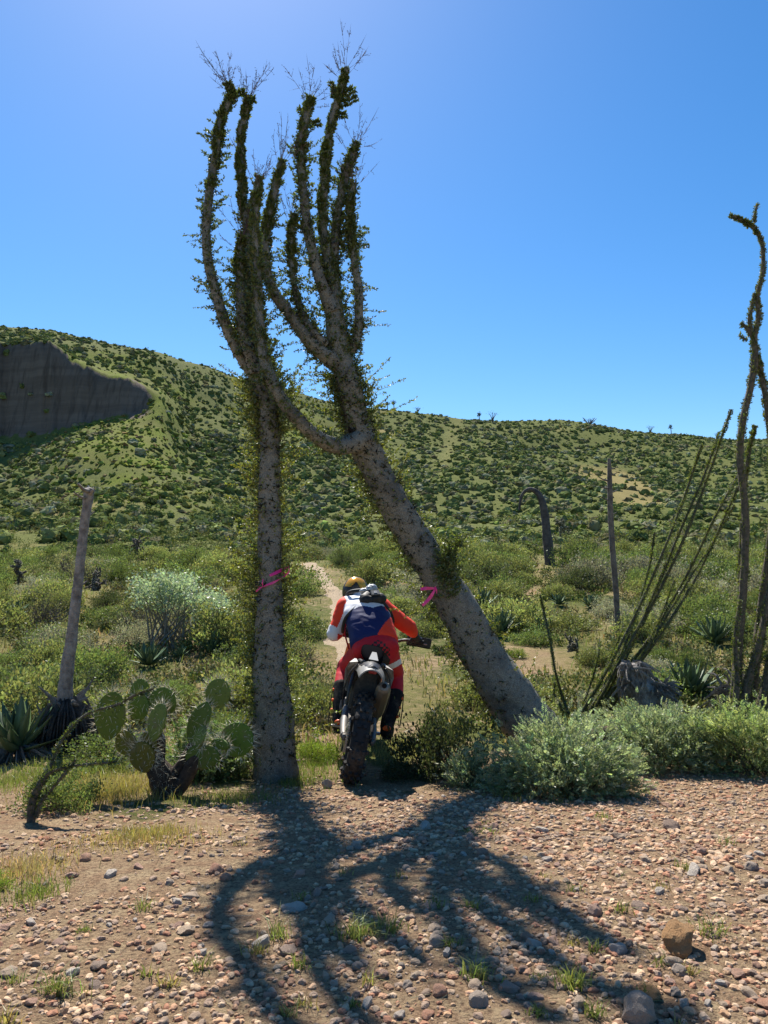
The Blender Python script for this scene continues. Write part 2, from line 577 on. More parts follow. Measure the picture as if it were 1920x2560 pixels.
# ---- what covers the ground: r grass, g bare clay, b dry tan
PXg = 960 + FPX * GX / np.maximum(GY, 6)
grass = np.clip(0.85 + fbm(GX / 9.0, GY / 9.0, 31, 3) * 1.5, 0, 1) * np.clip((GY - 12) / 25, 0.0, 1)
lush = np.exp(-((PXg - 300) / 230.0) ** 2) * np.clip((GY - 66) / 6, 0, 1) * np.clip((150 - GY) / 14, 0, 1)
lush = np.maximum(lush, 0.8 * np.exp(-((PXg - 760) / 110.0) ** 2) * np.clip((GY - 122) / 8, 0, 1) * np.clip((160 - GY) / 10, 0, 1))
lush = np.clip(lush * (1.1 + fbm(GX / 7, GY / 7, 35, 2)), 0, 1)
grass = np.clip(np.maximum(grass * 0.75, lush), 0, 1)
grass = np.where(GY > 40, np.minimum(grass, 0.70 + 0.3 * lush), grass)
grass = np.maximum(grass, np.maximum(0.68, lush) * np.clip((GY - 34) / 10, 0, 1))
near_grass = np.clip(fbm(GX / 1.1 + 3, GY / 1.1, 37, 3) * 1.6 + 0.15, 0, 1) * np.clip((GY - 4.4) / 1.2, 0, 1) * np.clip((30 - GY) / 18, 0, 1) * 0.75
left_grass = np.exp(-((GX + 1.4) / 0.5) ** 2 - ((GY - 4.7) / 0.8) ** 2) * 0.5
grass = np.maximum(grass, np.maximum(near_grass, left_grass))
gy_, gx_ = np.gradient(GZ)
dy_ = np.gradient(GY, axis=0)
slope = np.abs(gy_ / np.maximum(dy_, 1e-6))
cliff = np.clip((slope - 0.75) / 0.7, 0, 1) * (GY > 100) * (GY < 140)
cliff = np.maximum(cliff, np.clip(fbm(PXg / 18.0, GY / 3.0, 44, 2) + 0.75, 0, 1) * np.exp(-((PXg - 335) / 32.0) ** 2) * np.clip((GY - 108) / 2, 0, 1) * np.clip((119 - GY) / 3, 0, 1))
dry = np.clip(fbm(GX / 14.0 + 40, GY / 11.0, 41, 3) * 1.3 - 0.2, 0, 1) * np.clip((GY - 14) / 10, 0, 1)
dry = np.maximum(dry, 0.9 * np.exp(-((PXg - 1560) / 120.0 + (GY - 110) / 45) ** 2) * np.clip((GY - 78) / 8, 0, 1) * np.clip((140 - GY) / 10, 0, 1))
dry = np.maximum(dry, 0.42 * np.exp(-((PXg - 1120) / 45.0 - (GY - 140) / 60) ** 2) * np.clip((GY - 105) / 8, 0, 1))
grass = np.maximum(grass, (0.5 + 0.5 * fbm(GX / 2.2, GY / 2.2, 46, 2)) * np.clip((GY - 6.3) / 1.5, 0, 1) * np.clip((45 - GY) / 10, 0, 1))
dry = np.maximum(dry, (0.42 + 0.3 * fbm(GX / 1.5, GY / 1.5, 47, 2)) * np.clip((GY - 6.3) / 1.5, 0, 1) * np.clip((45 - GY) / 10, 0, 1))
_, PYg = to_px(GX, np.maximum(GY, 1.0), GZ)
clear_ = np.clip(1.15 - np.hypot((PXg - 1290) / 150.0, (PYg - 1650) / 55.0), 0, 1) * (GY > 6) * (GY < 30)
grass = grass * (1 - clear_)
cover = np.stack([grass, cliff, dry], -1).reshape(-1, 3)

k = N('ground_soil')
P_ = k.pos()
cv = k.n('ShaderNodeSeparateColor'); k.l(k.attr('col'), cv.inputs[0])
n_big = k.noise(0.9, P_, 5); n_mid = k.noise(9.0, P_, 5); n_fine = k.noise(70.0, P_, 6, 0.7); n_tiny = k.noise(260.0, P_, 4, 0.7)
vor = k.n('ShaderNodeTexVoronoi', Scale=55.0); k.l(P_, vor.inputs['Vector'])
soil = k.mix(n_big, (0.36, 0.255, 0.145), (0.49, 0.365, 0.22))
soil = k.mix(k.ramp(n_mid, [(0.4, (0, 0, 0)), (0.62, (1, 1, 1))]), soil, (0.33, 0.21, 0.125))
soil = k.mix(k.ramp(n_fine, [(0.35, (1, 1, 1)), (0.55, (0, 0, 0))]), soil, (0.14, 0.09, 0.058))
soil = k.mix(k.math('MULTIPLY', k.ramp(n_tiny, [(0.55, (0, 0, 0)), (0.75, (1, 1, 1))]), 0.5), soil, (0.55, 0.43, 0.32))
g_n = k.noise(2.2, P_, 6, 0.7)
green = k.mix(k.ramp(g_n, [(0.35, (0, 0, 0)), (0.65, (1, 1, 1))]), (0.115, 0.155, 0.018), (0.22, 0.25, 0.036))
green = k.mix(k.ramp(n_mid, [(0.35, (1, 1, 1)), (0.6, (0, 0, 0))]), green, (0.055, 0.075, 0.014))
n_patch = k.noise(0.22, P_, 6, 0.65)
green = k.mix(k.ramp(n_patch, [(0.38, (0, 0, 0)), (0.58, (1, 1, 1))]), green, (0.125, 0.13, 0.036))
scrubby = k.mix(k.ramp(g_n, [(0.35, (0, 0, 0)), (0.65, (1, 1, 1))]), (0.075, 0.088, 0.026), (0.14, 0.15, 0.048))
green = k.mix(k.ramp(k.math('ADD', cv.outputs[0], k.math('MULTIPLY', k.math('SUBTRACT', n_patch, 0.5), 0.5)), [(0.70, (0, 0, 0)), (0.88, (1, 1, 1))]), scrubby, green)
straw = k.mix(g_n, (0.17, 0.14, 0.055), (0.25, 0.205, 0.085))
gm = k.math('ADD', cv.outputs[0], k.math('MULTIPLY', k.math('SUBTRACT', n_mid, 0.5), 0.9))
c = k.mix(k.ramp(gm, [(0.3, (0, 0, 0)), (0.55, (1, 1, 1))]), soil, green)
c = k.mix(k.ramp(k.math('ADD', cv.outputs[2], k.math('MULTIPLY', k.math('SUBTRACT', g_n, 0.5), 0.7)), [(0.35, (0, 0, 0)), (0.7, (1, 1, 1))]), c, straw)
def squash(vec, sc):
    x = k.n('ShaderNodeVectorMath', operation='MULTIPLY'); k.l(vec, x.inputs[0]); x.inputs[1].default_value = sc
    return x.outputs[0]
strata = k.noise(1.0, squash(P_, (0.05, 0.05, 0.9)), 5, 0.6); rills = k.noise(1.0, squash(P_, (1.3, 0.4, 0.16)), 5, 0.65)
clay = k.mix(k.ramp(strata, [(0.38, (0, 0, 0)), (0.62, (1, 1, 1))]), (0.125, 0.098, 0.078), (0.165, 0.13, 0.104))
clay = k.mix(k.ramp(rills, [(0.36, (0.8, 0.8, 0.8)), (0.52, (0, 0, 0))]), clay, (0.085, 0.067, 0.054))
c = k.mix(k.ramp(cv.outputs[1], [(0.3, (0, 0, 0)), (0.6, (1, 1, 1))]), c, clay)
h = k.math('ADD', k.math('MULTIPLY', n_fine, 1.0), k.math('ADD', k.math('MULTIPLY', n_tiny, 0.4), k.math('MULTIPLY', n_mid, 1.5)))
k.principled(c, 1.0, normal=k.bump(h, 1.0, 0.025), spec=0.04)
SOIL = k.mat

nr, nc = GX.shape
ii = np.arange(nr - 1)[:, None] * nc; jj = np.arange(nc - 1)[None, :]
quads = np.stack([ii + jj, ii + jj + 1, ii + nc + jj + 1, ii + nc + jj], -1).reshape(-1, 4)
mb = MB(); mb.add(np.stack([GX, GY, GZ], -1).reshape(-1, 3), quads, 0, cover)
tag(obj('ground', mb, SOIL, smooth=True), 'tan gravelly desert ground rising to a green hillside with a bare clay cliff', 'ground', kind='structure')

# ---- the single-track path, a worn sheet lying on the ground
PATH_PX = [(768, 1409), (785, 1420), (802, 1437), (820, 1462), (838, 1490), (846, 1525), (846, 1565), (848, 1605), (880, 1650), (935, 1700), (972, 1745), (985, 1790), (968, 1850)]
path_pts = np.array([G(*p) for p in PATH_PX])
path_c = spline(path_pts[:, :2], 90)
k = N('path_dust')
P_ = k.pos()
a_ = k.noise(3.0, P_, 5); b_ = k.noise(45.0, P_, 6, 0.7)
c = k.mix(a_, (0.36, 0.28, 0.19), (0.46, 0.37, 0.26))
c = k.mix(k.attr('col'), c, k.mix(a_, (0.38, 0.25, 0.145), (0.50, 0.35, 0.215)))
c = k.mix(k.ramp(b_, [(0.35, (1, 1, 1)), (0.55, (0, 0, 0))]), c, (0.26, 0.185, 0.12))
k.principled(c, 1.0, normal=k.bump(b_, 1.0, 0.03), spec=0.04)
mb = MB()
wid = np.interp(np.arange(90), [0, 20, 50, 70, 89], [0.34, 0.30, 0.32, 0.34, 0.26])
T2 = unit(np.gradient(path_c, axis=0)); S2 = np.stack([-T2[:, 1], T2[:, 0]], 1)
cross = np.linspace(-1, 1, 17)
wob = 1 + 0.9 * fbm(np.arange(90)[:, None] / 4.0, cross[None, :] * 0.4 + 3, 51, 3)
pv = path_c[:, None, :] + S2[:, None, :] * (cross[None, :, None] * (wid[:, None] * wob)[..., None])
pz = ground(pv[..., 0].ravel(), pv[..., 1].ravel()).reshape(90, 17) + 0.030 - 0.085 * cross[None, :] ** 2 + 0.06 * fbm(pv[..., 0] / 0.22, pv[..., 1] / 0.3, 57, 3) - 0.06 * np.clip((np.arange(90)[:, None] - 70) / 19.0, 0, 1)
pv = np.concatenate([pv, pz[..., None]], -1).reshape(-1, 3)
fade = np.repeat(np.clip((np.arange(90) - 58) / 22.0, 0, 1)[:, None], 17, 1).ravel()
ii = np.arange(89)[:, None] * 17; jj = np.arange(16)[None, :]
mb.add(pv, np.stack([ii + jj, ii + jj + 1, ii + 18 + jj, ii + 17 + jj], -1).reshape(-1, 4), 0, np.stack([fade, fade, fade], 1))
tag(obj('path', mb, k.mat, smooth=True), 'pale dusty single-track path winding away through the scrub', 'path', kind='structure')


def off_path(x, y):
    d = np.hypot(path_c[:, 0] - x, path_c[:, 1] - y)
    return float(d.min())


# ================================================================== SCRUB OF THE HILLSIDE
def shrub_cards(n_var, n_leaf, size, r, lev=1):
    """far shrubs: a lumpy dome with ragged leaf clumps standing out of it, of unit size"""
    out = []
    for q in range(n_var):
        cv_, cf = ico(lev)
        ph = r.uniform(0, 6, 4)
        lump = 1 + 0.22 * np.sin(cv_[:, 0] * 3.1 + ph[0]) * np.sin(cv_[:, 1] * 3.3 + ph[1]) + 0.16 * np.sin(cv_[:, 2] * 5 + cv_[:, 0] * 4 + ph[2]) + 0.16 * r.normal(size=len(cv_))
        core = cv_ * lump[:, None] * np.array([0.86, 0.86, 0.78]) + [0, 0, 0.2]
        i = r.integers(len(cv_), size=n_leaf)
        D = unit(cv_[i] + 0.35 * r.normal(size=(n_leaf, 3))); D[:, 2] = np.abs(D[:, 2])
        c = D * lump[i][:, None] * np.array([0.9, 0.9, 0.84]) + [0, 0, 0.2]
        a = unit(D * 0.6 + 0.7 * r.normal(size=(n_leaf, 3)) + [0, 0, 0.3])
        s = unit(np.cross(a, rand_dirs(n_leaf, r))); t = np.cross(a, s)
        w = size * (0.5 + 0.9 * r.random((n_leaf, 1)))
        v = np.stack([c - s * w - t * w * 0.5, c + s * w - t * w * 0.7, c + s * w * 0.6 + t * w, c - s * w * 0.8 + t * w * 0.8], 1).reshape(-1, 3)
        out.append((v, np.arange(n_leaf * 4).reshape(n_leaf, 4), core, cf))
    return out


KINDS_COL = np.array([(0.135, 0.165, 0.058), (0.175, 0.205, 0.072), (0.21, 0.235, 0.095), (0.115, 0.138, 0.05), (0.225, 0.235, 0.15), (0.185, 0.175, 0.095)])


def scatter_far(n, d0, d1, variants, smin, smax, r, mb):
    px = r.uniform(-260, 2180, n * 2)
    D = d0 + (d1 - d0) * r.random(n * 2) ** 0.85
    X = (px - 960) / FPX * D
    keep = D < RIDGE_D(px) + 6
    dens = fbm(X / 9.0, D / 9.0, 61, 4) * 1.2 + 1.0
    lushv = np.exp(-((px - 300) / 210.0) ** 2) * np.clip((D - 68) / 6, 0, 1) * np.clip((135 - D) / 14, 0, 1)
    lushv = np.maximum(lushv, 0.9 * np.exp(-((px - 760) / 100.0) ** 2) * np.clip((D - 124) / 6, 0, 1) * np.clip((158 - D) / 8, 0, 1))
    dryv = np.maximum(np.exp(-((px - 1560) / 90.0 + (D - 110) / 45) ** 2) * (D > 80) * (D < 138), np.exp(-((px - 1120) / 35.0 - (D - 140) / 60) ** 2) * (D > 105))
    dens = dens - 0.98 * lushv - 0.8 * dryv
    cl = (px < 345) & (D > 112) & (D < 119)
    keep &= (r.random(n * 2) < dens) & ~(cl & (r.random(n * 2) > 0.07))
    idx = np.nonzero(keep)[0][:n]
    z = ground(X[idx], D[idx])
    cnt = 0
    for i, zz in zip(idx, z):
        s = smin + (smax - smin) * r.random() ** 1.8
        s *= 1.0 + 0.35 * max(0.0, 1 - abs(D[i] - 62) / 20)
        if D[i] > RIDGE_D(px[i]) - 8: s *= 0.75
        v, f, cv_, cf = variants[r.integers(len(variants))]
        a = r.uniform(0, 6.283); ca, sa = math.cos(a), math.sin(a)
        R = np.array([[ca, -sa, 0], [sa, ca, 0], [0, 0, 1]])
        sc = np.array([s * r.uniform(0.85, 1.3), s * r.uniform(0.85, 1.3), s * r.uniform(0.7, 1.1)])
        base = KINDS_COL[min(int(r.random() ** 1.2 * 6), 5)] * r.uniform(0.75, 1.25)
        o = np.array([X[i], D[i], zz - 0.05])
        mb.add((v * sc) @ R.T + o, f, 0, np.repeat(vary(base, len(f), 0.2, 0.06, r), 4, 0))
        mb.add((cv_ * sc) @ R.T + o, cf, 0, vary(base * 0.85, len(cv_), 0.22, 0.06, r))
        cnt += 1
    return cnt


r2 = np.random.default_rng(5)
mb = MB()
scatter_far(1300, 50, 80, shrub_cards(14, 46, 0.13, r2, 0), 0.22, 0.66, r2, mb)
scatter_far(3600, 78, 120, shrub_cards(14, 6, 0.16, r2), 0.22, 0.74, r2, mb)
scatter_far(9500, 104, 212, shrub_cards(14, 6, 0.2, r2, 0), 0.25, 0.8, r2, mb)
scatter_far(480, 34, 60, shrub_cards(14, 60, 0.11, r2), 0.25, 0.7, r2, mb)
# grass tussocks and herbs between the shrubs
tv, tf = ico(0)
n_t = 4000
tpx = r2.uniform(-200, 2120, n_t); tD = 60 + 140 * r2.random(n_t)
tpx[:1500] = 300 + 190 * r2.normal(size=1500); tD[:1500] = r2.uniform(66, 112, 1500)
tX = (tpx - 960) / FPX * tD
tk = (tD < RIDGE_D(tpx)) & ~((tpx < 350) & (tD > 111) & (tD < 121))
tX, tD = tX[tk], tD[tk]; tz = ground(tX, tD)
ts = 0.10 + 0.22 * r2.random((len(tX), 1, 1)) ** 2
tt = tv[None] * ts * (1 + 0.5 * r2.normal(size=(len(tX), 12, 1))) * np.array([1.2, 1.2, 0.9])
tt = tt + np.stack([tX, tD, tz + 0.03], 1)[:, None, :]
tc = np.where(r2.random((len(tX), 1)) < 0.7, vary((0.185, 0.22, 0.05), len(tX), 0.2, 0.08, r2), vary((0.20, 0.165, 0.08), len(tX), 0.2, 0.08, r2))
mb.add(tt.reshape(-1, 3), (np.arange(len(tX))[:, None, None] * 12 + tf[None]).reshape(-1, 3), 0, np.repeat(tc, 12, 0))
tag(obj('hillside_scrub', mb, LEAF_FAR), 'dark green low scrub covering the far hillside up to the ridge', 'scrub', kind='stuff')

# ================================================================== THE TWO BOOJUM TREES
k = N('boojum_bark')
V_ = k.pos()
n1 = k.noise(6.0, V_, 5); n2 = k.noise(45.0, V_, 6, 0.7); n3 = k.noise(16.0, V_, 3)
c = k.mix(n1, (0.155, 0.15, 0.12), (0.25, 0.24, 0.19))
c = k.mix(k.ramp(n3, [(0.42, (0, 0, 0)), (0.62, (0.6, 0.6, 0.6))]), c, (0.14, 0.135, 0.12))
n6 = k.noise(120.0, V_, 4, 0.7)
c = k.mix(k.ramp(n6, [(0.5, (0, 0, 0)), (0.66, (0.8, 0.8, 0.8))]), c, (0.33, 0.32, 0.265))
c = k.mix(k.ramp(n6, [(0.34, (0.8, 0.8, 0.8)), (0.46, (0, 0, 0))]), c, (0.08, 0.075, 0.065))
n5 = k.noise(3.2, V_, 6, 0.65)
c = k.mix(k.ramp(n5, [(0.53, (0, 0, 0)), (0.63, (0.55, 0.55, 0.55))]), c, (0.06, 0.057, 0.052))
c = k.mix(k.ramp(n2, [(0.28, (1, 1, 1)), (0.42, (0, 0, 0))]), c, (0.11, 0.095, 0.08))
vo = k.n('ShaderNodeTexVoronoi', Scale=15.0); k.l(V_, vo.inputs['Vector'])
c = k.mix(k.math('MULTIPLY', k.ramp(vo.outputs['Distance'], [(0.05, (1, 1, 1)), (0.13, (0, 0, 0))]), k.ramp(n1, [(0.46, (0, 0, 0)), (0.54, (1, 1, 1))])), c, (0.035, 0.03, 0.025))
k.principled(c, 0.9, normal=k.bump(k.math('ADD', k.math('MULTIPLY', vo.outputs['Distance'], -0.6), k.math('ADD', n2, n3)), 0.9, 0.02), spec=0.2)
BARK = k.mat
k = N('hole_shade')
k.principled((0.02, 0.015, 0.012), 0.95, spec=0.1)  # near-black colour in place of the shade inside a hole
HOLE_SHADE = k.mat


def stem_line(pts, n, D=None):
    """pts: (px, py, width_px, distance) -> centre line and radii in metres"""
    w = np.array([list(at(p[0], p[1], p[3])) + [p[2] * 0.5 / FPX * p[3]] for p in pts])
    s = spline(w, n)
    return s[:, :3], np.abs(s[:, 3])


def twigs(ml, P, R, n, t0, t1, lmin, lmax, green, r, leaf=0.019, per_m=300, front=0.25, up=0.35, wood=(0.12, 0.10, 0.075), side=None, mt=None, power=1.6):
    """short leafy twigs growing out of a stem; those facing the camera side stay short"""
    K = len(P)
    T, Nn, B = frames(P)
    t = (t0 + (t1 - t0) * r.random(n)) * (K - 1)
    i = np.clip(t.astype(int), 0, K - 2); u = (t - i)[:, None]
    p = P[i] * (1 - u) + P[i + 1] * u
    rad = (R[i] * (1 - u[:, 0]) + R[i + 1] * u[:, 0])
    a = r.uniform(0, 2 * math.pi, n)
    out = np.cos(a)[:, None] * Nn[i] + np.sin(a)[:, None] * B[i]
    if side is not None:                                # mostly on one side of the trunk
        for _ in range(3):
            bad = out[:, 0] * side < 0.3
            a = np.where(bad, r.uniform(0, 2 * math.pi, n), a)
            out = np.cos(a)[:, None] * Nn[i] + np.sin(a)[:, None] * B[i]
    f = np.clip(0.5 - 0.5 * out[:, 1] * 1.3, 0, 1)      # 1 = faces the camera
    L = (lmin + (lmax - lmin) * r.random(n) ** power) * (1 - (1 - front) * f)
    L = L * (0.25 + 0.75 * np.abs(out[:, 0]))           # spreading to the sides more than back and front
    if side is not None:
        L = L * np.where(out[:, 0] * side > 0, 1.0, 0.35)
    clump = 0.55 + 0.9 * np.clip(vnoise(p[:, 2] * 5.0, out[:, 0] * 1.5 + 10, 77) + 0.5, 0, 1)
    L = L * clump
    d = unit(out + np.array([0, 0, up]) + 0.35 * r.normal(size=(n, 3)))
    base = p + out * rad[:, None] * 0.95
    bend = 0.25 * r.normal(size=(n, 3)) + np.array([0, 0, 0.12])
    mid = base + d * L[:, None] * 0.5 + bend * L[:, None] * 0.25
    tip = base + d * L[:, None] + bend * L[:, None]
    hair(mt if mt is not None else ml, base, mid + (mid - base) * 0.15, 0.0014 + 0.004 * L, np.tile(wood, (n, 1)), 1)
    hair(mt if mt is not None else ml, mid, tip, 0.001 + 0.002 * L, np.tile(wood, (n, 1)), 1)
    m = np.maximum(3, (L * per_m).astype(int))
    w = np.repeat(np.arange(n), m)
    s = r.random(len(w)) ** 0.8
    pos = base[w] + d[w] * (L[w] * s)[:, None] + bend[w] * (L[w] * s * s)[:, None]
    ld = unit(d[w] * 0.6 + r.normal(size=(len(w), 3)) * 0.8 + [0, 0, 0.3])
    LL = leaf * (0.6 + 0.8 * r.random(len(w)))
    leaves(ml, pos, ld, LL, LL * 0.5, vary(green, len(w), 0.28, 0.08, r), 0, r)


def sheath(ml, P, R, t0, t1, dens, green, r, leaf=0.02):
    """leaves sitting close on the upper stem"""
    K = len(P)
    T, Nn, B = frames(P)
    seg = np.linalg.norm(np.diff(P, axis=0), axis=1).sum() * (t1 - t0)
    n = int(dens * seg)
    t = (t0 + (t1 - t0) * r.random(n)) * (K - 1)
    i = np.clip(t.astype(int), 0, K - 2); u = (t - i)[:, None]
    p = P[i] * (1 - u) + P[i + 1] * u
    rad = R[i]
    a = r.uniform(0, 2 * math.pi, n)
    out = np.cos(a)[:, None] * Nn[i] + np.sin(a)[:, None] * B[i]
    clump = np.clip(0.6 + 1.6 * vnoise(t * 0.9, a * 1.3, 5), 0.05, 1.5)
    pos = p + out * (rad * (0.9 + 0.22 * r.random(n)))[:, None]
    d = unit(out * 0.9 + T[i] * 0.7 + 0.45 * r.normal(size=(n, 3)))
    LL = leaf * (0.5 + 0.8 * r.random(n)) * clump
    leaves(ml, pos, d, LL, LL * 0.45, vary(green, n, 0.3, 0.08, r), 0, r)


def panicle(mt, tip, axis, n, lmin, lmax, r, spread=0.8):
    """dry flower stalks fanning out of a stem's tip"""
    d = unit(np.asarray(axis)[None, :] * 1.0 + spread * r.normal(size=(n, 3)) * [1, 1, 0.35] + [0, 0, 0.35])
    L = lmin + (lmax - lmin) * r.random(n)
    base = np.asarray(tip)[None, :] + d * 0.01 - np.asarray(axis)[None, :] * (0.14 * r.random((n, 1)))
    bend = np.array([0, 0, 0.25]) + 0.12 * r.normal(size=(n, 3))
    c = vary((0.16, 0.115, 0.10), n, 0.2, 0.1, r)
    q = [base + d * (L * s)[:, None] + bend * (L * s * s)[:, None] for s in (0, 0.4, 0.75, 1.0)]
    for a, b in zip(q[:-1], q[1:]):
        hair(mt, a, b + (b - a) * 0.2, 0.0026, c, 1)
    m = 7
    w = np.repeat(np.arange(n), m)
    s = 0.35 + 0.6 * r.random(len(w))
    pos = base[w] + d[w] * (L[w] * s)[:, None] + bend[w] * (L[w] * s * s)[:, None]
    d2 = unit(d[w] + 0.7 * r.normal(size=(len(w), 3)) + [0, 0, 0.3])
    L2 = L[w] * 0.22 * (0.4 + r.random(len(w)))
    hair(mt, pos, pos + d2 * L2[:, None], 0.0018, c[w], 1)
    bud = np.repeat(np.arange(len(w)), 3)
    s3 = 0.4 + 0.6 * r.random(len(bud))
    leaves(mt, pos[bud] + d2[bud] * (L2[bud] * s3)[:, None], d2[bud] + 0.8 * r.normal(size=(len(bud), 3)), 0.009, 0.005, vary((0.2, 0.15, 0.12), len(bud), 0.2, 0.1, r), 1, r)


def stubs(ms, P, R, n, t0, t1, r, size=0.022):
    """dark thorny stubs and leaf rosettes on the old trunk"""
    K = len(P)
    T, Nn, B = frames(P)
    t = (t0 + (t1 - t0) * r.random(n)) * (K - 1)
    i = np.clip(t.astype(int), 0, K - 2)
    a = r.uniform(0, 2 * math.pi, n)
    out = np.cos(a)[:, None] * Nn[i] + np.sin(a)[:, None] * B[i]
    base = P[i] + (P[i + 1] - P[i]) * (t - i)[:, None] + out * R[i][:, None] * 0.97
    hair(ms, base, base + unit(out + 0.5 * r.normal(size=(n, 3))) * size * (0.5 + r.random((n, 1))), 0.007, vary((0.05, 0.042, 0.035), n, 0.3, 0.05, r), 1)
    w = np.repeat(np.arange(n), 5)
    w = w[r.random(len(w)) < 0.75]
    leaves(ms, base[w], unit(out[w] * 0.5 + r.normal(size=(len(w), 3)) * 0.8), size * 1.3 * (0.5 + r.random(len(w))), size * 0.4, vary((0.035, 0.045, 0.018), len(w), 0.3, 0.08, r), 0, r)


GREEN_HI = (0.082, 0.114, 0.028)
GREEN_LO = (0.15, 0.175, 0.04)
rt = np.random.default_rng(21)
DL = 5.5
left_tree = thing('boojum_tree', 'upright boojum tree with pale spotted trunk, left of the rider', 'tree', (at(690, 1955, DL).x, DL, 0.0), 'boojum trees beside the path')
trunkL = [(692, 2010, 112, DL), (690, 1930, 104, DL), (684, 1800, 96, DL), (675, 1670, 82, DL), (673, 1540, 66, DL), (675, 1425, 59, DL), (674, 1260, 54, DL), (673, 1100, 50, DL), (668, 1010, 50, DL), (652, 930, 58, DL), (644, 870, 50, DL),
          (632, 780, 40, DL + .02), (624, 680, 32, DL + .04), (618, 570, 27, DL + .05), (609, 514, 25, DL + .05), (603, 445, 23, DL + .05), (601, 375, 21, DL + .05), (604, 322, 21, DL + .05), (616, 270, 20, DL + .05), (624, 240, 17, DL + .05)]
limbsL = [
    [(655, 960, 40, DL), (625, 915, 40, DL - .02), (592, 868, 34, DL - .05), (560, 800, 29, DL - .08), (541, 735, 27, DL - .1), (523, 665, 26, DL - .1), (515, 595, 25, DL - .1), (518, 540, 25, DL - .1), (523, 480, 25, DL - .1), (534, 410, 23, DL - .1), (544, 357, 22, DL - .1), (551, 305, 21, DL - .1), (566, 268, 21, DL - .1), (577, 235, 19, DL - .1), (568, 208, 15, DL - .1)],
    [(640, 930, 34, DL - .08), (620, 875, 30, DL - .12), (604, 805, 28, DL - .14), (600, 700, 26, DL - .14), (600, 640, 23, DL - .14), (604, 590, 18, DL - .14)],
]
DR0, DR1 = 6.05, 5.65
trunkR = [(1420, 1930, 150, DR0), (1345, 1840, 128, DR0), (1280, 1750, 122, DR0), (1206, 1638, 108, DR0), (1151, 1530, 96, 6.0), (1079, 1416, 86, 5.95), (1022, 1320, 80, 5.9), (979, 1245, 78, 5.85), (938, 1170, 76, 5.8), (905, 1100, 76, 5.75), (886, 1030, 62, 5.7), (872, 965, 58, DR1), (856, 905, 56, DR1), (843, 840, 58, DR1), (836, 770, 50, DR1),
          (830, 717, 44, DR1), (822, 665, 34, DR1), (813, 612, 29, DR1), (806, 560, 27, DR1), (808, 480, 26, DR1), (813, 410, 25, DR1), (819, 357, 24, DR1), (829, 305, 23, DR1), (843, 252, 22, DR1), (857, 207, 21, DR1), (865, 170, 16, DR1)]
limbsR = [
    # the long arm that reaches across to the other tree
    [(905, 1098, 66, 5.72), (872, 1111, 50, 5.6), (842, 1115, 43, 5.49), (800, 1097, 38, 5.38), (748, 1052, 36, 5.28), (708, 1003, 36, 5.22), (678, 950, 36, 5.2), (660, 890, 32, 5.2), (650, 820, 29, 5.2), (645, 720, 27, 5.2), (640, 620, 25, 5.2), (638, 540, 24, 5.2), (640, 490, 22, 5.2), (648, 440, 18, 5.2)],
    # second arm to the left
    [(850, 908, 60, DR1), (826, 896, 48, DR1 - .03), (804, 882, 38, DR1 - .06), (772, 850, 35, DR1 - .1), (727, 790, 33, DR1 - .14), (688, 735, 30, DR1 - .18), (668, 680, 27, DR1 - .2), (663, 620, 25, DR1 - .2), (670, 560, 24, DR1 - .2), (679, 514, 23, DR1 - .2), (693, 445, 21, DR1 - .2), (705, 398, 17, DR1 - .2)],
    [(832, 780, 36, DR1 - .04), (816, 740, 34, DR1 - .06), (801, 700, 31, DR1 - .08), (787, 650, 28, DR1 - .1), (773, 595, 28, DR1 - .1), (766, 555, 28, DR1 - .1), (759, 480, 26, DR1 - .1), (753, 427, 25, DR1 - .1), (752, 375, 24, DR1 - .1), (759, 322, 23, DR1 - .1), (770, 270, 23, DR1 - .1), (778, 243, 19, DR1 - .1)],
    [(832, 720, 30, DR1 + .03), (834, 660, 27, DR1 + .05), (838, 600, 25, DR1 + .06), (841, 555, 24, DR1 + .06), (848, 512, 24, DR1 + .06), (864, 438, 24, DR1 + .06), (878, 396, 22, DR1 + .06), (892, 355, 18, DR1 + .06)],
    [(862, 885, 30, DR1), (880, 868, 28, DR1), (891, 842, 26, DR1), (897, 800, 25, DR1), (897, 735, 24, DR1), (888, 665, 22, DR1), (879, 600, 20, DR1), (875, 555, 20, DR1), (876, 510, 20, DR1), (885, 458, 16, DR1)],
    [(815, 862, 24, DR1 - .06), (788, 836, 22, DR1 - .1), (760, 798, 21, DR1 - .12), (742, 742, 19, DR1 - .12), (732, 690, 18, DR1 - .12), (728, 630, 18, DR1 - .12), (729, 577, 18, DR1 - .12), (735, 534, 15, DR1 - .12)],
]


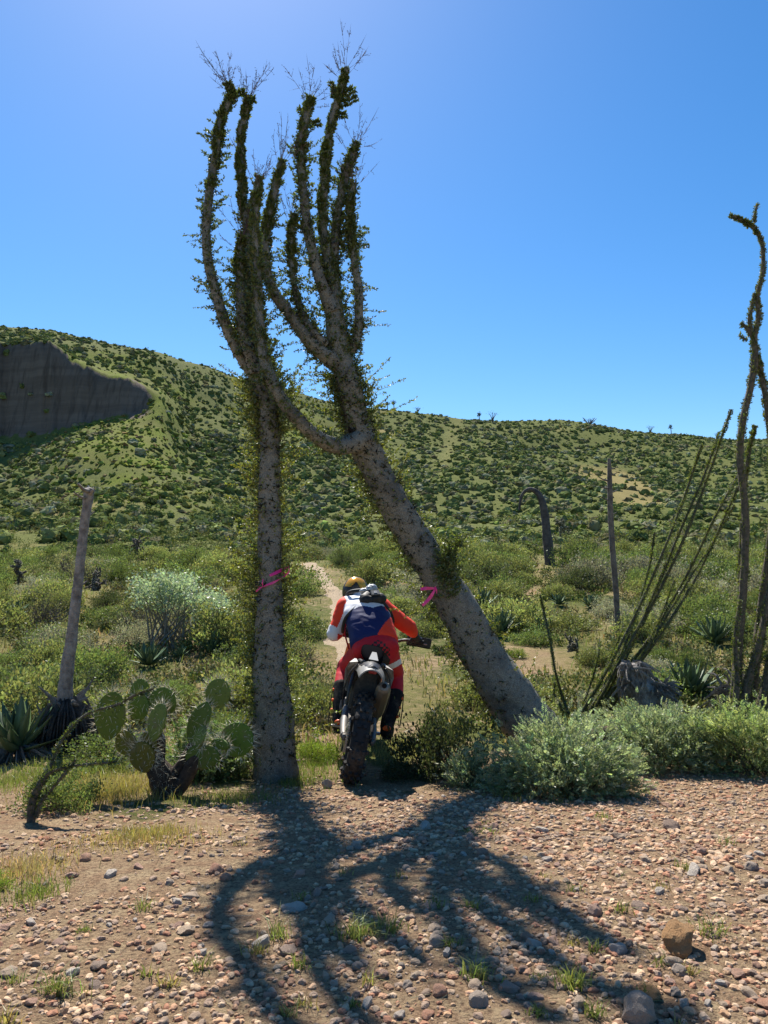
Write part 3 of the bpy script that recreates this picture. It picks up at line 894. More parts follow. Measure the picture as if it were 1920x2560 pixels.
def build_tree(root, trunk, limbs, trunk_cfg, tips_n, seed, hollow=None):
    r = np.random.default_rng(seed)
    ml, mt, ms = MB(), MB(), MB()
    P, R = stem_line(trunk, 110)
    R = R * np.interp(np.arange(110) / 109.0, [0, trunk_cfg[0], trunk_cfg[1], 1], [1, 1, 0.82, 0.74])
    m = MB(); tube(m, P, R, 30, rough=0.11, seed=seed)
    tr = obj('trunk', m, BARK, root, smooth=True)
    (f_lo, f_hi) = trunk_cfg
    stubs(ms, P, R, 430, 0.0, f_lo, r, 0.03)
    stubs(ms, P, R, 500, 0.0, f_lo, r, 0.015)
    # leafy twigs on the lower trunk
    twigs(ml, P, R, 560, 0.08, f_lo, 0.06, 0.42, GREEN_LO, r, per_m=330, front=0.12, mt=mt)
    twigs(ml, P, R, 700, f_lo * 0.8, f_hi, 0.03, 0.16, GREEN_HI, r, per_m=380, front=0.4, mt=mt)
    sheath(ml, P, R, f_hi, 1.0, 6500, GREEN_HI, r, 0.026)
    sheath(ml, P, R, f_lo, f_hi, 2600, GREEN_HI, r, 0.024)
    T = frames(P)[0]
    panicle(mt, P[-1], T[-1], tips_n, 0.16, 0.34, r)
    ends = [(P[-1], T[-1])]
    for li, lb in enumerate(limbs):
        Q, S = stem_line(lb, 60)
        S = S * np.interp(np.arange(60) / 59.0, [0, 0.3, 0.6, 1], [1, 0.95, 0.82, 0.74])
        m = MB(); tube(m, Q, S, 18, rough=0.08, seed=seed + li)
        obj('branch', m, BARK, root, smooth=True)
        long = 0.20 if li in (0, 4) and len(limbs) != 2 else 0.15
        sheath(ml, Q, S, 0.58, 1.0, 6500, GREEN_HI, r, 0.026)
        sheath(ml, Q, S, 0.25, 0.6, 1700, GREEN_HI, r, 0.024)
        twigs(ml, Q, S, 240, 0.12, 0.75, 0.03, long + 0.05, GREEN_HI, r, per_m=380, front=0.35, mt=mt)
        twigs(ml, Q, S, 60, 0.7, 0.98, 0.02, 0.07, GREEN_HI, r, per_m=520, front=0.5, mt=mt, leaf=0.018)
        stubs(ms, Q, S, 160, 0.0, 0.5, r, 0.014)
        T = frames(Q)[0]
        panicle(mt, Q[-1], T[-1], tips_n, 0.12, 0.3, r)
    f = obj('foliage', ml, [LEAF_TREE, TWIGC], root)
    f['kind'] = 'stuff'
    d = obj('dry_twigs', mt, [TWIGC, TWIGC], root)
    d['kind'] = 'stuff'
    s = obj('thorn_stubs', ms, [LEAF_TREE, TWIGC], root)
    s['kind'] = 'stuff'
    return P, R, ml


PL, RL, _ = build_tree(left_tree, trunkL, limbsL, (0.46, 0.72), 16, 101)
right_tree = thing('boojum_tree', 'leaning boojum tree with two arms reaching across to the upright tree', 'tree', (at(1345, 1840, DR0).x, DR0, 0.0), 'boojum trees beside the path')
PR, RR, _ = build_tree(right_tree, trunkR, limbsR, (0.46, 0.66), 12, 202)

# split where the long arm leaves: solid lump, the hollow's shade painted in
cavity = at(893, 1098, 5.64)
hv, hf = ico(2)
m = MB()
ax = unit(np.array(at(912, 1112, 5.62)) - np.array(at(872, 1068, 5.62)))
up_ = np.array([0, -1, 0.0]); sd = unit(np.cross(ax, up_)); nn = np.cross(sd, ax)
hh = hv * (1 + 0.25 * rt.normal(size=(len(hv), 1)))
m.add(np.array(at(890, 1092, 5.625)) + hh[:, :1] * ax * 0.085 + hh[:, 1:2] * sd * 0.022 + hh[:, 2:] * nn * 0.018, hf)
obj('split', m, HOLE_SHADE, right_tree)

# ---- extra leafy masses: twigs hanging left of each lower trunk and the sprout beside the leaning trunk
m, mtw = MB(), MB()
twigs(m, PL, RL, 560, 0.06, 0.44, 0.16, 0.42, (0.17, 0.19, 0.042), rt, per_m=330, front=0.05, side=-1, mt=mtw)
twigs(m, PL, RL, 190, 0.20, 0.44, 0.10, 0.40, (0.17, 0.19, 0.042), rt, per_m=330, front=0.05, side=1, mt=mtw)
f = obj('foliage', m, [LEAF_TREE, TWIGC], left_tree); f['kind'] = 'stuff'
f = obj('dry_twigs', mtw, [TWIGC, TWIGC], left_tree); f['kind'] = 'stuff'
m, mtw = MB(), MB()
twigs(m, PR, RR, 360, 0.05, 0.48, 0.10, 0.34, (0.13, 0.155, 0.035), rt, per_m=330, front=0.08, side=-1, up=-0.1, mt=mtw)
Q, S = stem_line([(1120, 1500, 12, 5.85), (1118, 1450, 10, 5.82), (1130, 1390, 8, 5.8), (1145, 1340, 5, 5.8)], 20)
twigs(m, Q, S, 150, 0.0, 1.0, 0.05, 0.18, (0.11, 0.145, 0.04), rt, per_m=380, front=0.8, mt=mtw)
Q, S = stem_line([(1140, 1470, 12, 5.8), (1120, 1420, 10, 5.78), (1105, 1385, 6, 5.78)], 20)
twigs(m, Q, S, 90, 0.0, 1.0, 0.05, 0.16, (0.11, 0.145, 0.04), rt, per_m=380, front=0.8, mt=mtw)
# leaf tufts standing off the tallest tip
for a, b in (((845, 250), (826, 205)), ((850, 240), (885, 222)), ((845, 262), (893, 245)), ((838, 285), (866, 288)), ((767, 290), (748, 272)), ((765, 305), (800, 308)), ((577, 232), (612, 232)), ((626, 245), (636, 250))):
    Q, S = stem_line([(a[0], a[1], 9, DR1 if a[0] > 700 else DL), ((a[0] + b[0]) / 2, (a[1] + b[1]) / 2 + 3, 7, DR1 if a[0] > 700 else DL), (b[0], b[1], 5, DR1 if a[0] > 700 else DL)], 12)
    sheath(m, Q, S, 0, 1, 5200, GREEN_HI, rt, 0.03)
f = obj('foliage', m, [LEAF_TREE, TWIGC], right_tree); f['kind'] = 'stuff'
f = obj('dry_twigs', mtw, [TWIGC, TWIGC], right_tree); f['kind'] = 'stuff'

# ---- pink flagging ribbons tied to the trees
k = N('pink_ribbon')
d_ = k.n('ShaderNodeBsdfDiffuse'); d_.inputs['Color'].default_value = (0.95, 0.045, 0.36, 1)
t_ = k.n('ShaderNodeBsdfTranslucent'); t_.inputs['Color'].default_value = (0.98, 0.06, 0.40, 1)
g_ = k.n('ShaderNodeBsdfGlossy', Roughness=0.35)
m1 = k.n('ShaderNodeMixShader', Fac=0.5); k.l(d_.outputs[0], m1.inputs[1]); k.l(t_.outputs[0], m1.inputs[2])
m2 = k.n('ShaderNodeMixShader', Fac=0.06); k.l(m1.outputs[0], m2.inputs[1]); k.l(g_.outputs[0], m2.inputs[2])
k.l(m2.outputs[0], k.out.inputs['Surface'])
PINK = k.mat


def ribbon_strip(mb, pts, w, n=24, twist=0.0, thick=0.0008):
    """a band through pts (x,y,z); w its half width (metres)"""
    P = spline(np.array([list(p) for p in pts]), n)
    T = unit(np.gradient(P, axis=0))
    view = np.array([0, -1.0, 0.05])
    S = unit(np.cross(T, view)); Nn = np.cross(S, T)
    a = np.linspace(0, twist, n)[:, None] + 0.25 * np.sin(np.linspace(0, 7, n))[:, None]
    W = S * np.cos(a) + Nn * np.sin(a); U = np.cross(T, W)
    w = np.interp(np.linspace(0, 1, n), np.linspace(0, 1, len(w)), w)[:, None]
    v = np.concatenate([P - W * w + U * thick, P + W * w + U * thick, P + W * w - U * thick, P - W * w - U * thick], 1).reshape(-1, 3)
    i = np.arange(n - 1)[:, None] * 4
    f = np.concatenate([i + np.array([[a_, (a_ + 1) % 4, 4 + (a_ + 1) % 4, 4 + a_]]) for a_ in range(4)])
    mb.add(v, f)


rib = thing('ribbon', 'pink flagging ribbon wound around the upright tree trunk', 'ribbon', at(675, 1450, DL), 'pink ribbons tied to the trees')
fr = DL - 0.105
m = MB()
ribbon_strip(m, [at(674, 1439, fr - .01), at(690, 1432, fr + .005), at(706, 1424, DL - .05), at(720, 1418, DL - .02)], [0.009, 0.012, 0.010, 0.005])
obj('band', m, PINK, rib)
m = MB()
ribbon_strip(m, [at(656, 1468, fr + .01), at(668, 1462, fr - .005), at(682, 1457, fr), at(695, 1450, fr + .02), at(706, 1443, DL - .06)], [0.002, 0.007, 0.009, 0.004, 0.002])
obj('band', m, PINK, rib)
m = MB()
ribbon_strip(m, [at(706, 1443, DL - .06), at(714, 1438, DL + .02), at(700, 1430, DL + .1), at(660, 1448, DL + .1), at(640, 1462, DL + .03), at(648, 1468, DL - .07), at(656, 1468, fr + .01)], [0.004, 0.006, 0.008, 0.008, 0.006, 0.004, 0.002])
obj('band', m, PINK, rib)
m = MB()
ribbon_strip(m, [at(720, 1414, DL - .02), at(723, 1424, DL - .03), at(720, 1433, DL - .04), at(712, 1440, DL - .05)], [0.004, 0.004, 0.005, 0.004], twist=0.8)
obj('tail', m, PINK, rib)
m = MB()
ribbon_strip(m, [at(658, 1447, fr - .01), at(656, 1458, fr - .02), at(656, 1467, fr - .01), at(648, 1472, fr - .03), at(640, 1479, fr - .04)], [0.003, 0.004, 0.002, 0.004, 0.006], twist=0.6)
obj('tail', m, PINK, rib)
rib = thing('ribbon', 'pink flagging ribbon hanging as a bent strip on the leaning trunk', 'ribbon', at(1088, 1471, 5.8), 'pink ribbons tied to the trees')
m = MB()
ribbon_strip(m, [at(1051, 1473, 5.70), at(1066, 1471, 5.71), at(1088, 1471, 5.74)], [0.011, 0.013, 0.007])
obj('tail', m, PINK, rib)
m = MB()
ribbon_strip(m, [at(1089, 1470, 5.74), at(1080, 1487, 5.72), at(1070, 1500, 5.72), at(1056, 1514, 5.70)], [0.006, 0.013, 0.013, 0.011], twist=0.3)
obj('tail', m, PINK, rib)
m = MB()
ribbon_strip(m, [at(1088, 1466, 5.74), at(1091, 1474, 5.73), at(1092, 1484, 5.735)], [0.004, 0.005, 0.003], twist=1.0)
obj('knot', m, PINK, rib)

# ================================================================== PLANTS
def px_m(D):
    return D / FPX


# ---- prickly pear
def pad_material():
    k = N('cactus_pad')
    v = k.pos()
    n = k.noise(14, v, 4); n2 = k.noise(60, v, 4)
    c = k.mix(n, (0.08, 0.115, 0.022), (0.125, 0.155, 0.032))
    c = k.mix(1.0, c, k.attr('col'), 'MULTIPLY')
    c = k.mix(k.ramp(n2, [(0.3, (1, 1, 1)), (0.42, (0, 0, 0))]), c, (0.05, 0.07, 0.02))
    n3 = k.noise(5.0, v, 5, 0.7)
    c = k.mix(k.ramp(n3, [(0.58, (0, 0, 0)), (0.66, (0.7, 0.7, 0.7))]), c, (0.14, 0.11, 0.06))
    k.principled(c, 0.6, normal=k.bump(k.math('ADD', n2, n3), 0.5, 0.008), spec=0.15)
    return k.mat


PAD = pad_material()
CORK = rough_material('cactus_cork', (0.11, 0.075, 0.05), (0.045, 0.032, 0.024), 30, 0.9, 0.02)
SPINE = plain('cactus_spine', (0.62, 0.55, 0.38), 0.5, dirt=0.1)
rc = np.random.default_rng(33)
DC = G(413, 1993).y + 0.03
cbase = at(413, 1995, DC)
cactus = thing('prickly_pear', 'spiny prickly pear cactus with round green pads on a dark stump', 'cactus', (cbase.x, DC, gz(cbase.x, DC)))


def pad(c, rx, ry, tilt, D, yaw=0.0, tint=(1, 1, 1), spines=1.0, thick=0.016, spine_l=0.058, edge=1.0):
    """one flat pad: centre and half sizes in photo pixels, tilt clockwise from upright, yaw turns it about its length"""
    o = np.array(at(c[0], c[1], D)); a = 1.06 * rx * px_m(D); b = 1.06 * ry * px_m(D)
    t = math.radians(tilt)
    L = np.array([math.sin(t), 0, math.cos(t)]); S0 = np.array([math.cos(t), 0, -math.sin(t)]); N0 = np.array([0, -1.0, 0])
    y = math.radians(yaw)
    S = S0 * math.cos(y) + N0 * math.sin(y); Nn = N0 * math.cos(y) - S0 * math.sin(y)
    a = a / max(0.35, math.cos(y))
    v, f = ico(3)
    w = 1 - 0.18 * v[:, 2].clip(-1, 0) ** 2 * 0 + 0.0
    narrow = np.where(v[:, 2] < 0, 1 - 0.28 * v[:, 2] ** 2, 1.0)
    lump = 1 + 0.03 * np.sin(v[:, 0] * 9 + c[0]) * np.sin(v[:, 2] * 8)
    flat = np.sign(v[:, 1]) * np.abs(v[:, 1]) ** 0.8
    P = o + (v[:, :1] * (a * narrow)[:, None]) * S + v[:, 2:] * b * L + (flat * thick * lump)[:, None] * Nn + ((v[:, 0] ** 2 * 0.012))[:, None] * Nn
    m = MB(); m.add(P, f, 0, tint)
    ob = obj('pad', m, PAD, cactus, smooth=True)
    # spine clusters in a slanted lattice on both faces and along the rim
    m = MB(); A = []; E = []
    st = 0.030
    for i in range(-8, 9):
        for j in range(-8, 9):
            x = (i + 0.5 * (j % 2)) * st; z = j * st * 0.85
            nx, nz = x / a, z / b
            rr = nx * nx + nz * nz
            if rr > 0.93: continue
            for sgn in (1, -1):
                q = o + x * S + z * L + Nn * sgn * thick * (max(0.02, 1 - rr) ** 0.4) + Nn * nx ** 2 * 0.012
                if rc.random() > 0.55: continue
                for _ in range(1 + int(spines * 1.2 * rc.random())):
                    d = unit(sgn * Nn * 0.8 + 0.55 * rc.normal(size=3) + np.array([0, 0, -0.25]) + (nx * S + nz * L) * 0.6)
                    A.append(q); E.append(q + d * spine_l * (0.35 + 0.8 * rc.random()) * min(1.0, 0.35 + spines))
    for ang in np.linspace(0, 2 * math.pi, 26):
        if math.cos(ang) < -0.8: continue
        q = o + math.sin(ang) * a * S + math.cos(ang) * b * L
        for _ in range(int(4 * edge) + 1):
            d = unit(math.sin(ang) * S + math.cos(ang) * L + 0.5 * rc.normal(size=3))
            A.append(q); E.append(q + d * spine_l * (0.5 + 0.9 * rc.random()))
    hair(m, np.array(A), np.array(E), 0.0016, (1, 1, 1))
    s = sub('spines', m, SPINE, ob); s['kind'] = 'stuff'
    s.matrix_parent_inverse = Matrix.Identity(4)
    return ob


m = MB()
Q, S = stem_line([(412, 2030, 72, DC), (411, 1990, 58, DC), (407, 1950, 62, DC), (398, 1925, 58, DC), (384, 1900, 46, DC), (375, 1880, 34, DC - .02)], 24)
tube(m, Q, S, 20, rough=0.14, seed=4)
obj('stump', m, CORK, cactus, smooth=True)
for pts in ([(412, 1960, 40, DC), (440, 1930, 30, DC + .03), (460, 1902, 28, DC + .05), (480, 1872, 30, DC + .06), (490, 1850, 24, DC + .06)],
            [(418, 1990, 44, DC), (448, 1968, 36, DC), (468, 1938, 33, DC), (482, 1910, 36, DC), (497, 1890, 26, DC)],
            [(395, 1930, 40, DC), (396, 1890, 34, DC + .05), (398, 1850, 32, DC + .05), (396, 1830, 24, DC + .05)]):
    m = MB(); Q, S = stem_line(pts, 20)
    tube(m, Q, S, 14, rough=0.14, seed=9)
    ob = obj('corky_branch', m, CORK, cactus, smooth=True)
m = MB(); A = []; E = []
for i in range(170):
    q = np.array(at(372 + 70 * rc.random(), 1880 + 115 * rc.random(), DC - 0.075 - 0.02 * rc.random()))
    A.append(q); E.append(q + unit(rc.normal(size=3) * [1, 0.5, 1] + [0, -0.3, -0.5]) * 0.05 * rc.random())
hair(m, np.array(A), np.array(E), 0.0008, (0.8, 0.7, 0.6))
s = obj('old_spines', m, SPINE, cactus); s['kind'] = 'stuff'
BRN = (1.3, 0.85, 0.75)
pad((352, 1742), 27, 42, 0, DC + .10, 10, (0.95, 1.05, 0.9))
pad((348, 1768), 26, 32, 4, DC + .07, 10, (0.95, 1.1, 1.0))
pad((407, 1757), 34, 36, 4, DC + .06, 8, (0.95, 1.05, 0.8))
pad((277, 1790), 37, 56, 8, DC - .05, 6, (1.0, 1.0, 0.75), 1.4, edge=1.6)
pad((318, 1858), 28, 31, -25, DC - .02, 15, (1.2, 0.95, 0.8))
pad((358, 1893), 31, 36, -12, DC - .06, 10, BRN, 0.8)
pad((370, 1866), 24, 36, 8, DC - .03, 12, BRN, 0.8)
pad((394, 1806), 23, 45, 14, DC - .07, 30, (1.35, 1.3, 1.35), 0.7)
pad((498, 1808), 25, 52, 24, DC + .04, 25, (0.95, 1.0, 0.9), 0.4)
pad((546, 1734), 30, 35, 6, DC + .06, 10, (1.15, 1.15, 1.15), 0.5)
pad((500, 1845), 15, 30, 22, DC + .0, 45, (1.4, 1.45, 1.5), 0.5)
pad((508, 1892), 42, 29, 0, DC - .02, 10, (0.9, 0.95, 0.8), 0.5)
pad((553, 1861), 24, 13, 6, DC - .03, 30, (0.85, 1.0, 0.85), 0.3)
pad((592, 1850), 39, 41, 35, DC + .02, 6, (0.9, 1.1, 0.75), 0.5)


# ---- ocotillo-like stems
OCO = rough_material('ocotillo_bark', (0.115, 0.12, 0.06), (0.055, 0.05, 0.035), 50, 0.8, 0.01)
OCO_OLD = rough_material('weathered_stem', (0.17, 0.145, 0.10), (0.08, 0.07, 0.055), 30, 0.8, 0.01)
OCO_G = (0.075, 0.105, 0.028)


def ocotillo(root, stems, leaf_d, seed, mat, leaf=0.016, green=OCO_G, thin=1.0):
    r = np.random.default_rng(seed)
    for st in stems:
        n = max(16, 6 * len(st))
        Q, S = stem_line(st, n)
        S = S * thin
        m = MB(); tube(m, Q, S, 9, rough=0.12, seed=seed)
        o = obj('stem', m, mat, root, smooth=True)
        ml = MB()
        sheath(ml, Q, S, 0.02, 1.0, leaf_d, green, r, leaf)
        f = sub('leaves', ml, LEAF_TREE, o); f['kind'] = 'stuff'
        f.matrix_parent_inverse = Matrix.Identity(4)


DA = G(80, 2062).y + 0.02
oc = thing('ocotillo', 'young ocotillo with arching bare stems leaning over the prickly pear', 'ocotillo', (at(80, 2060, DA).x, DA, gz(at(80, 2060, DA).x, DA)))
ocotillo(oc, [
    [(78, 2075, 28, DA), (80, 2010, 25, DA), (97, 1963, 18, DA), (127, 1912, 11, DA + .05), (148, 1862, 9, DA + .1), (181, 1815, 8, DA + .15), (226, 1781, 8, DA + .2), (295, 1761, 8, DA + .2), (338, 1737, 8, DA + .2), (384, 1721, 8, DA + .2)],
    [(84, 2000, 22, DA), (105, 1955, 16, DA), (128, 1930, 10, DA), (186, 1914, 7, DA), (253, 1908, 7, DA), (292, 1904, 5, DA)],
    [(90, 2040, 18, DA), (105, 2000, 12, DA), (127, 1976, 10, DA), (168, 1926, 9, DA), (190, 1899, 6, DA)]], 1800, 5, OCO_OLD, leaf=0.02, thin=0.8)
DO = 7.2
ob_ = at(1465, 1790, DO)
oc = thing('ocotillo', 'many-stemmed ocotillo fanning up to the right behind the ferny shrubs', 'ocotillo', (ob_.x, DO, gz(ob_.x, DO)))
ST = []
for bx, tx, ty, bend, w in [(1428, 1358, 1487, -10, 11), (1440, 1755, 1112, 26, 13), (1452, 1828, 1024, 34, 14), (1462, 1800, 1080, 20, 12), (1470, 1843, 1188, 22, 13), (1478, 1845, 1215, 34, 12), (1485, 1832, 1262, 10, 11), (1470, 1690, 1335, 22, 11), (1458, 1640, 1330, 26, 11), (1440, 1560, 1560, 10, 9), (1432, 1500, 1600, 12, 9), (1416, 1385, 1690, -8, 9), (1490, 1690, 1450, 18, 10), (1500, 1640, 1560, 10, 9)]:
    p = []
    for s in (0, 0.2, 0.42, 0.64, 0.84, 1.0):
        x = bx + (tx - bx) * s + bend * math.sin(s * math.pi) + 3 * rc.normal()
        y = 1815 + (ty - 1815) * s
        p.append((x, y, w * 0.55 * (1.25 - 0.6 * s), DO + 0.25 * (rc.random() - 0.5) + 0.3 * s))
    ST.append(p)
ocotillo(oc, ST, 1700, 6, OCO, leaf=0.021, green=(0.12, 0.15, 0.04))
DT = 7.3
ob_ = at(1850, 1800, DT)
oc = thing('ocotillo', 'tall old ocotillo with thick twisting stems at the frame edge', 'ocotillo', (ob_.x, DT, gz(ob_.x, DT)))
ocotillo(oc, [
    [(1828, 1815, 34, DT), (1838, 1710, 28, DT), (1856, 1500, 26, DT), (1864, 1300, 25, DT), (1850, 1150, 23, DT), (1856, 1060, 23, DT), (1878, 960, 22, DT), (1888, 890, 24, DT), (1886, 845, 18, DT), (1896, 790, 16, DT), (1893, 745, 15, DT), (1906, 680, 14, DT), (1907, 620, 13, DT), (1892, 580, 13, DT), (1868, 558, 11, DT), (1845, 545, 10, DT), (1826, 540, 7, DT)],
    [(1868, 1815, 36, DT + .1), (1890, 1650, 30, DT + .1), (1905, 1500, 26, DT + .1), (1928, 1330, 24, DT + .1), (1930, 1150, 22, DT + .1), (1918, 1020, 20, DT + .05), (1904, 940, 18, DT + .05), (1890, 890, 16, DT)],
    [(1886, 850, 16, DT), (1868, 822, 13, DT), (1852, 806, 9, DT)],
    [(1884, 846, 15, DT), (1874, 805, 14, DT), (1879, 770, 12, DT), (1886, 733, 8, DT)],
    [(1868, 852, 9, DT), (1848, 838, 6, DT)],
    [(1886, 558, 8, DT), (1886, 540, 9, DT), (1894, 510, 6, DT)],
    [(1850, 1815, 34, DT - .1), (1872, 1700, 26, DT - .1), (1900, 1600, 24, DT - .1), (1930, 1450, 20, DT - .1), (1960, 1300, 16, DT - .1)],
    [(1840, 1815, 26, DT + .2), (1850, 1600, 20, DT + .2), (1852, 1400, 17, DT + .2), (1862, 1220, 14, DT + .2), (1874, 1120, 12, DT + .2), (1888, 1064, 8, DT + .2)],
    [(1835, 1815, 24, DT - .15), (1842, 1700, 18, DT - .15), (1838, 1600, 14, DT - .15), (1850, 1500, 10, DT - .15)],
    [(1890, 1830, 40, DT - .1), (1915, 1720, 34, DT - .1), (1940, 1600, 30, DT - .1), (1990, 1450, 24, DT - .1)]], 1800, 7, OCO_OLD, leaf=0.025, thin=0.74, green=(0.095, 0.125, 0.035))


# ---- agaves
k = N('agave_leaf')
v_ = k.coord('Object'); n = k.noise(5, v_, 4)
c = k.mix(n, (0.055, 0.09, 0.035), (0.10, 0.14, 0.065))
c = k.mix(1.0, c, k.attr('col'), 'MULTIPLY')
k.principled(c, 0.45, spec=0.4)
AGAVE = k.mat
DEAD = rough_material('dead_leaf', (0.30, 0.27, 0.235), (0.14, 0.125, 0.11), 12, 0.9, 0.02)
GREYWOOD = rough_material('grey_dead_wood', (0.40, 0.36, 0.32), (0.18, 0.155, 0.14), 16, 1.0, 0.02)


def blade_mesh(L, W, curve, r, teeth=True):
    """one thick pointed agave leaf along +x, bending up"""
    n = 9
    s = np.linspace(0, 1, n)
    w = W * np.interp(s, [0, 0.15, 0.45, 0.8, 1.0], [0.75, 0.8, 1.0, 0.55, 0.0])
    x = L * s; z = curve * L * s ** 2
    jag = np.ones(n)
    if teeth: jag = 1 + 0.07 * (np.arange(n) % 2)
    th = 0.035 * L * (1 - s) + 0.004
    top = np.stack([x, w * jag, z + 0.25 * w], 1); mid = np.stack([x, 0 * s, z - 0.02 * L * (1 - s)], 1); bot = np.stack([x, -w * jag, z + 0.25 * w], 1); und = np.stack([x, 0 * s, z - 0.02 * L * (1 - s) - th], 1)
    V = np.stack([top, mid, bot, und], 1).reshape(-1, 3)
    i = np.arange(n - 1)[:, None] * 4
    Fq = np.concatenate([i + np.array([[0, 1, 5, 4]]), i + np.array([[1, 2, 6, 5]]), i + np.array([[2, 3, 7, 6]]), i + np.array([[3, 0, 4, 7]])])
    m = MB(); m.add(V, Fq, 0, vary((1, 1, 1), 1, 0.12, 0.05, r)[0])
    me = m.mesh('leaf', True)
    me.materials.append(AGAVE)
    return me


ra = np.random.default_rng(44)
BLADES = [blade_mesh(1.0, 0.11 + 0.03 * ra.random(), 0.05 + 0.25 * ra.random(), ra) for _ in range(6)]


KEEP_CLEAR = []          # (px, py, distance, half width in px): plants that shrubs must not hide


def agave(px, py, rad_px, label, D=None, n=34, dead=0, lean=0.0):
    g = at(px, py, D) if D else G(px, py)
    D = g.y
    g.z = gz(g.x, D)
    KEEP_CLEAR.append((px, py, D, rad_px))
    L = rad_px * px_m(D)
    root = thing('agave', label, 'agave', (g.x, D, g.z), 'agaves among the scrub')
    for i in range(n):
        u = (i + 0.5) / n
        az = i * 2.39996 + ra.normal() * 0.1
        el = math.radians(8 + 72 * u + 6 * ra.normal())
        o = bpy.data.objects.new('leaf', BLADES[i % len(BLADES)])
        COL.objects.link(o); o.parent = root
        o.location = (0, 0, 0.12 * L)
        o.rotation_euler = (0, -el, az)
        s = L * (0.85 + 0.25 * ra.random()) * (1.0 if u < 0.8 else 0.8)
        o.scale = (s, s, s)
    if dead:
        m = MB()
        for i in range(dead):
            az = ra.uniform(0, 6.283); q = np.array([math.cos(az), math.sin(az), 0])
            a = q * 0.12 * L + np.array([0, 0, 0.25 * L]); b = q * L * (0.4 + 0.35 * ra.random()) + np.array([0, 0, 0.12 * L * ra.normal()]); c_ = q * L * (0.55 + 0.5 * ra.random()) + np.array([0.1 * L * ra.normal(), 0.1 * L * ra.normal(), -0.35 * L * ra.random()])
            pts = spline([a, b, c_], 7)
            tube(m, pts, np.linspace(0.05 * L, 0.008 * L, 7), 4, flat=0.3, cap=False)
        me = m.mesh('dead_leaves'); me.materials.append(DEAD)
        o = bpy.data.objects.new('dead_leaves', me); COL.objects.link(o); o.parent = root
        o['kind'] = 'stuff'
    return root


agave(45, 1790, 130, 'big dark agave at the left frame edge above a skirt of dead leaves', D=6.2, n=36, dead=90)
agave(372, 1668, 56, 'agave with its pointed leaves rising behind the prickly pear')
agave(448, 1648, 34, 'small agave between two larger ones, left of the upright tree')
agave(528, 1640, 58, 'dark agave just left of the upright tree trunk')
agave(1250, 1590, 62, 'agave right beside the middle of the leaning trunk', n=40)
agave(1205, 1528, 54, 'agave half hidden behind the leaning trunk, above the other one')
agave(1398, 1515, 30, 'small agave farther back, the left one of a pair')
agave(1478, 1522, 34, 'small agave farther back, the right one of a pair')
agave(1787, 1612, 66, 'upright agave behind the tall ocotillo stems', n=40)
agave(1722, 1718, 96, 'large broad agave behind the grey dead stump', D=8.6, n=46, dead=60)
agave(1925, 1575, 60, 'agave cut off by the frame behind the tall ocotillo')
agave(40, 1545, 42, 'agave in the distance at the frame edge, left of the dead stalk')


# ---- dead flower stalks and stumps
def stalk(label, pts, group=None, knots=(), mat=None, name='dead_agave_stalk', base_z=None):
    Q, S = stem_line(pts, 40)
    root = thing(name, label, 'dead stalk', tuple(Q[0]), group)
    m = MB(); tube(m, Q, S, 14, rough=0.10, seed=int(pts[0][0]))
    obj('shaft', m, mat or GREYWOOD, root, smooth=True)
    for (t, dx, dz, w) in knots:
        i = int(t * 39); p = Q[i]
        m = MB()
        e = p + np.array([dx * 1.5, 0.1 * rc.normal(), dz])
        tube(m, spline([p, (p + e) / 2 + [0, 0, -0.02], e], 6), np.linspace(S[i] * w, S[i] * w * 0.35, 6), 7, rough=0.1)
        obj('broken_branch', m, mat or GREYWOOD, root, smooth=True)
    return root


DS = 6.5
ls = stalk('tall leaning grey dead agave stalk standing left of the prickly pear', [(158, 1850, 44, DS), (165, 1700, 33, DS), (178, 1600, 28, DS), (190, 1500, 25, DS), (201, 1400, 23, DS), (211, 1310, 22, DS), (219, 1255, 24, DS), (224, 1221, 25, DS)], 'dead agave stalks',
           [(0.95, 0.045, 0.02, 0.5), (0.88, -0.045, 0.03, 0.45), (0.66, -0.04, 0.02, 0.35), (0.5, 0.035, 0.02, 0.35), (0.92, -0.035, 0.03, 0.4), (0.78, 0.035, 0.03, 0.3), (0.99, -0.02, 0.05, 0.5), (0.99, 0.015, 0.03, 0.6)])
m = MB()
for i in range(46):
    az = ra.uniform(0, 6.283); q = np.array([math.cos(az), math.sin(az), 0])
    o0 = np.array(at(165, 1790, DS)); L = 0.30 * (0.6 + 0.6 * ra.random())
    up = 1.0 if i < 16 else -0.4
    pts = spline([o0 + q * 0.03, o0 + q * L * 0.45 + [0, 0, L * 0.5 * up], o0 + q * L * 0.8 + [0, 0, L * (0.7 * up + 0.3 * ra.normal())]], 8)
    tube(m, pts, np.linspace(0.035, 0.006, 8), 5, flat=0.35, cap=False)
s = obj('curled_dead_leaves', m, DEAD, ls); s['kind'] = 'stuff'
m = MB()
for i in range(230):
    az = ra.uniform(0, 6.283); q = np.array([math.cos(az), math.sin(az), 0])
    o0 = np.array(at(165, 1800, DS)); L = 0.24 * (0.6 + 0.6 * ra.random()); h = 0.18 * ra.random()
    pts = spline([o0 + q * 0.05 + [0, 0, h], o0 + q * L * 0.8 + [0, 0, h * 0.6 - 0.05], o0 + q * L + [0, 0, h - 0.28 - 0.15 * ra.random()]], 6)
    tube(m, pts, np.linspace(0.03, 0.008, 6), 4, flat=0.35, cap=False)
s = obj('dead_leaf_skirt', m, rough_material('old_leaf', (0.13, 0.115, 0.10), (0.06, 0.052, 0.046), 12, 0.9, 0.02), ls); s['kind'] = 'stuff'

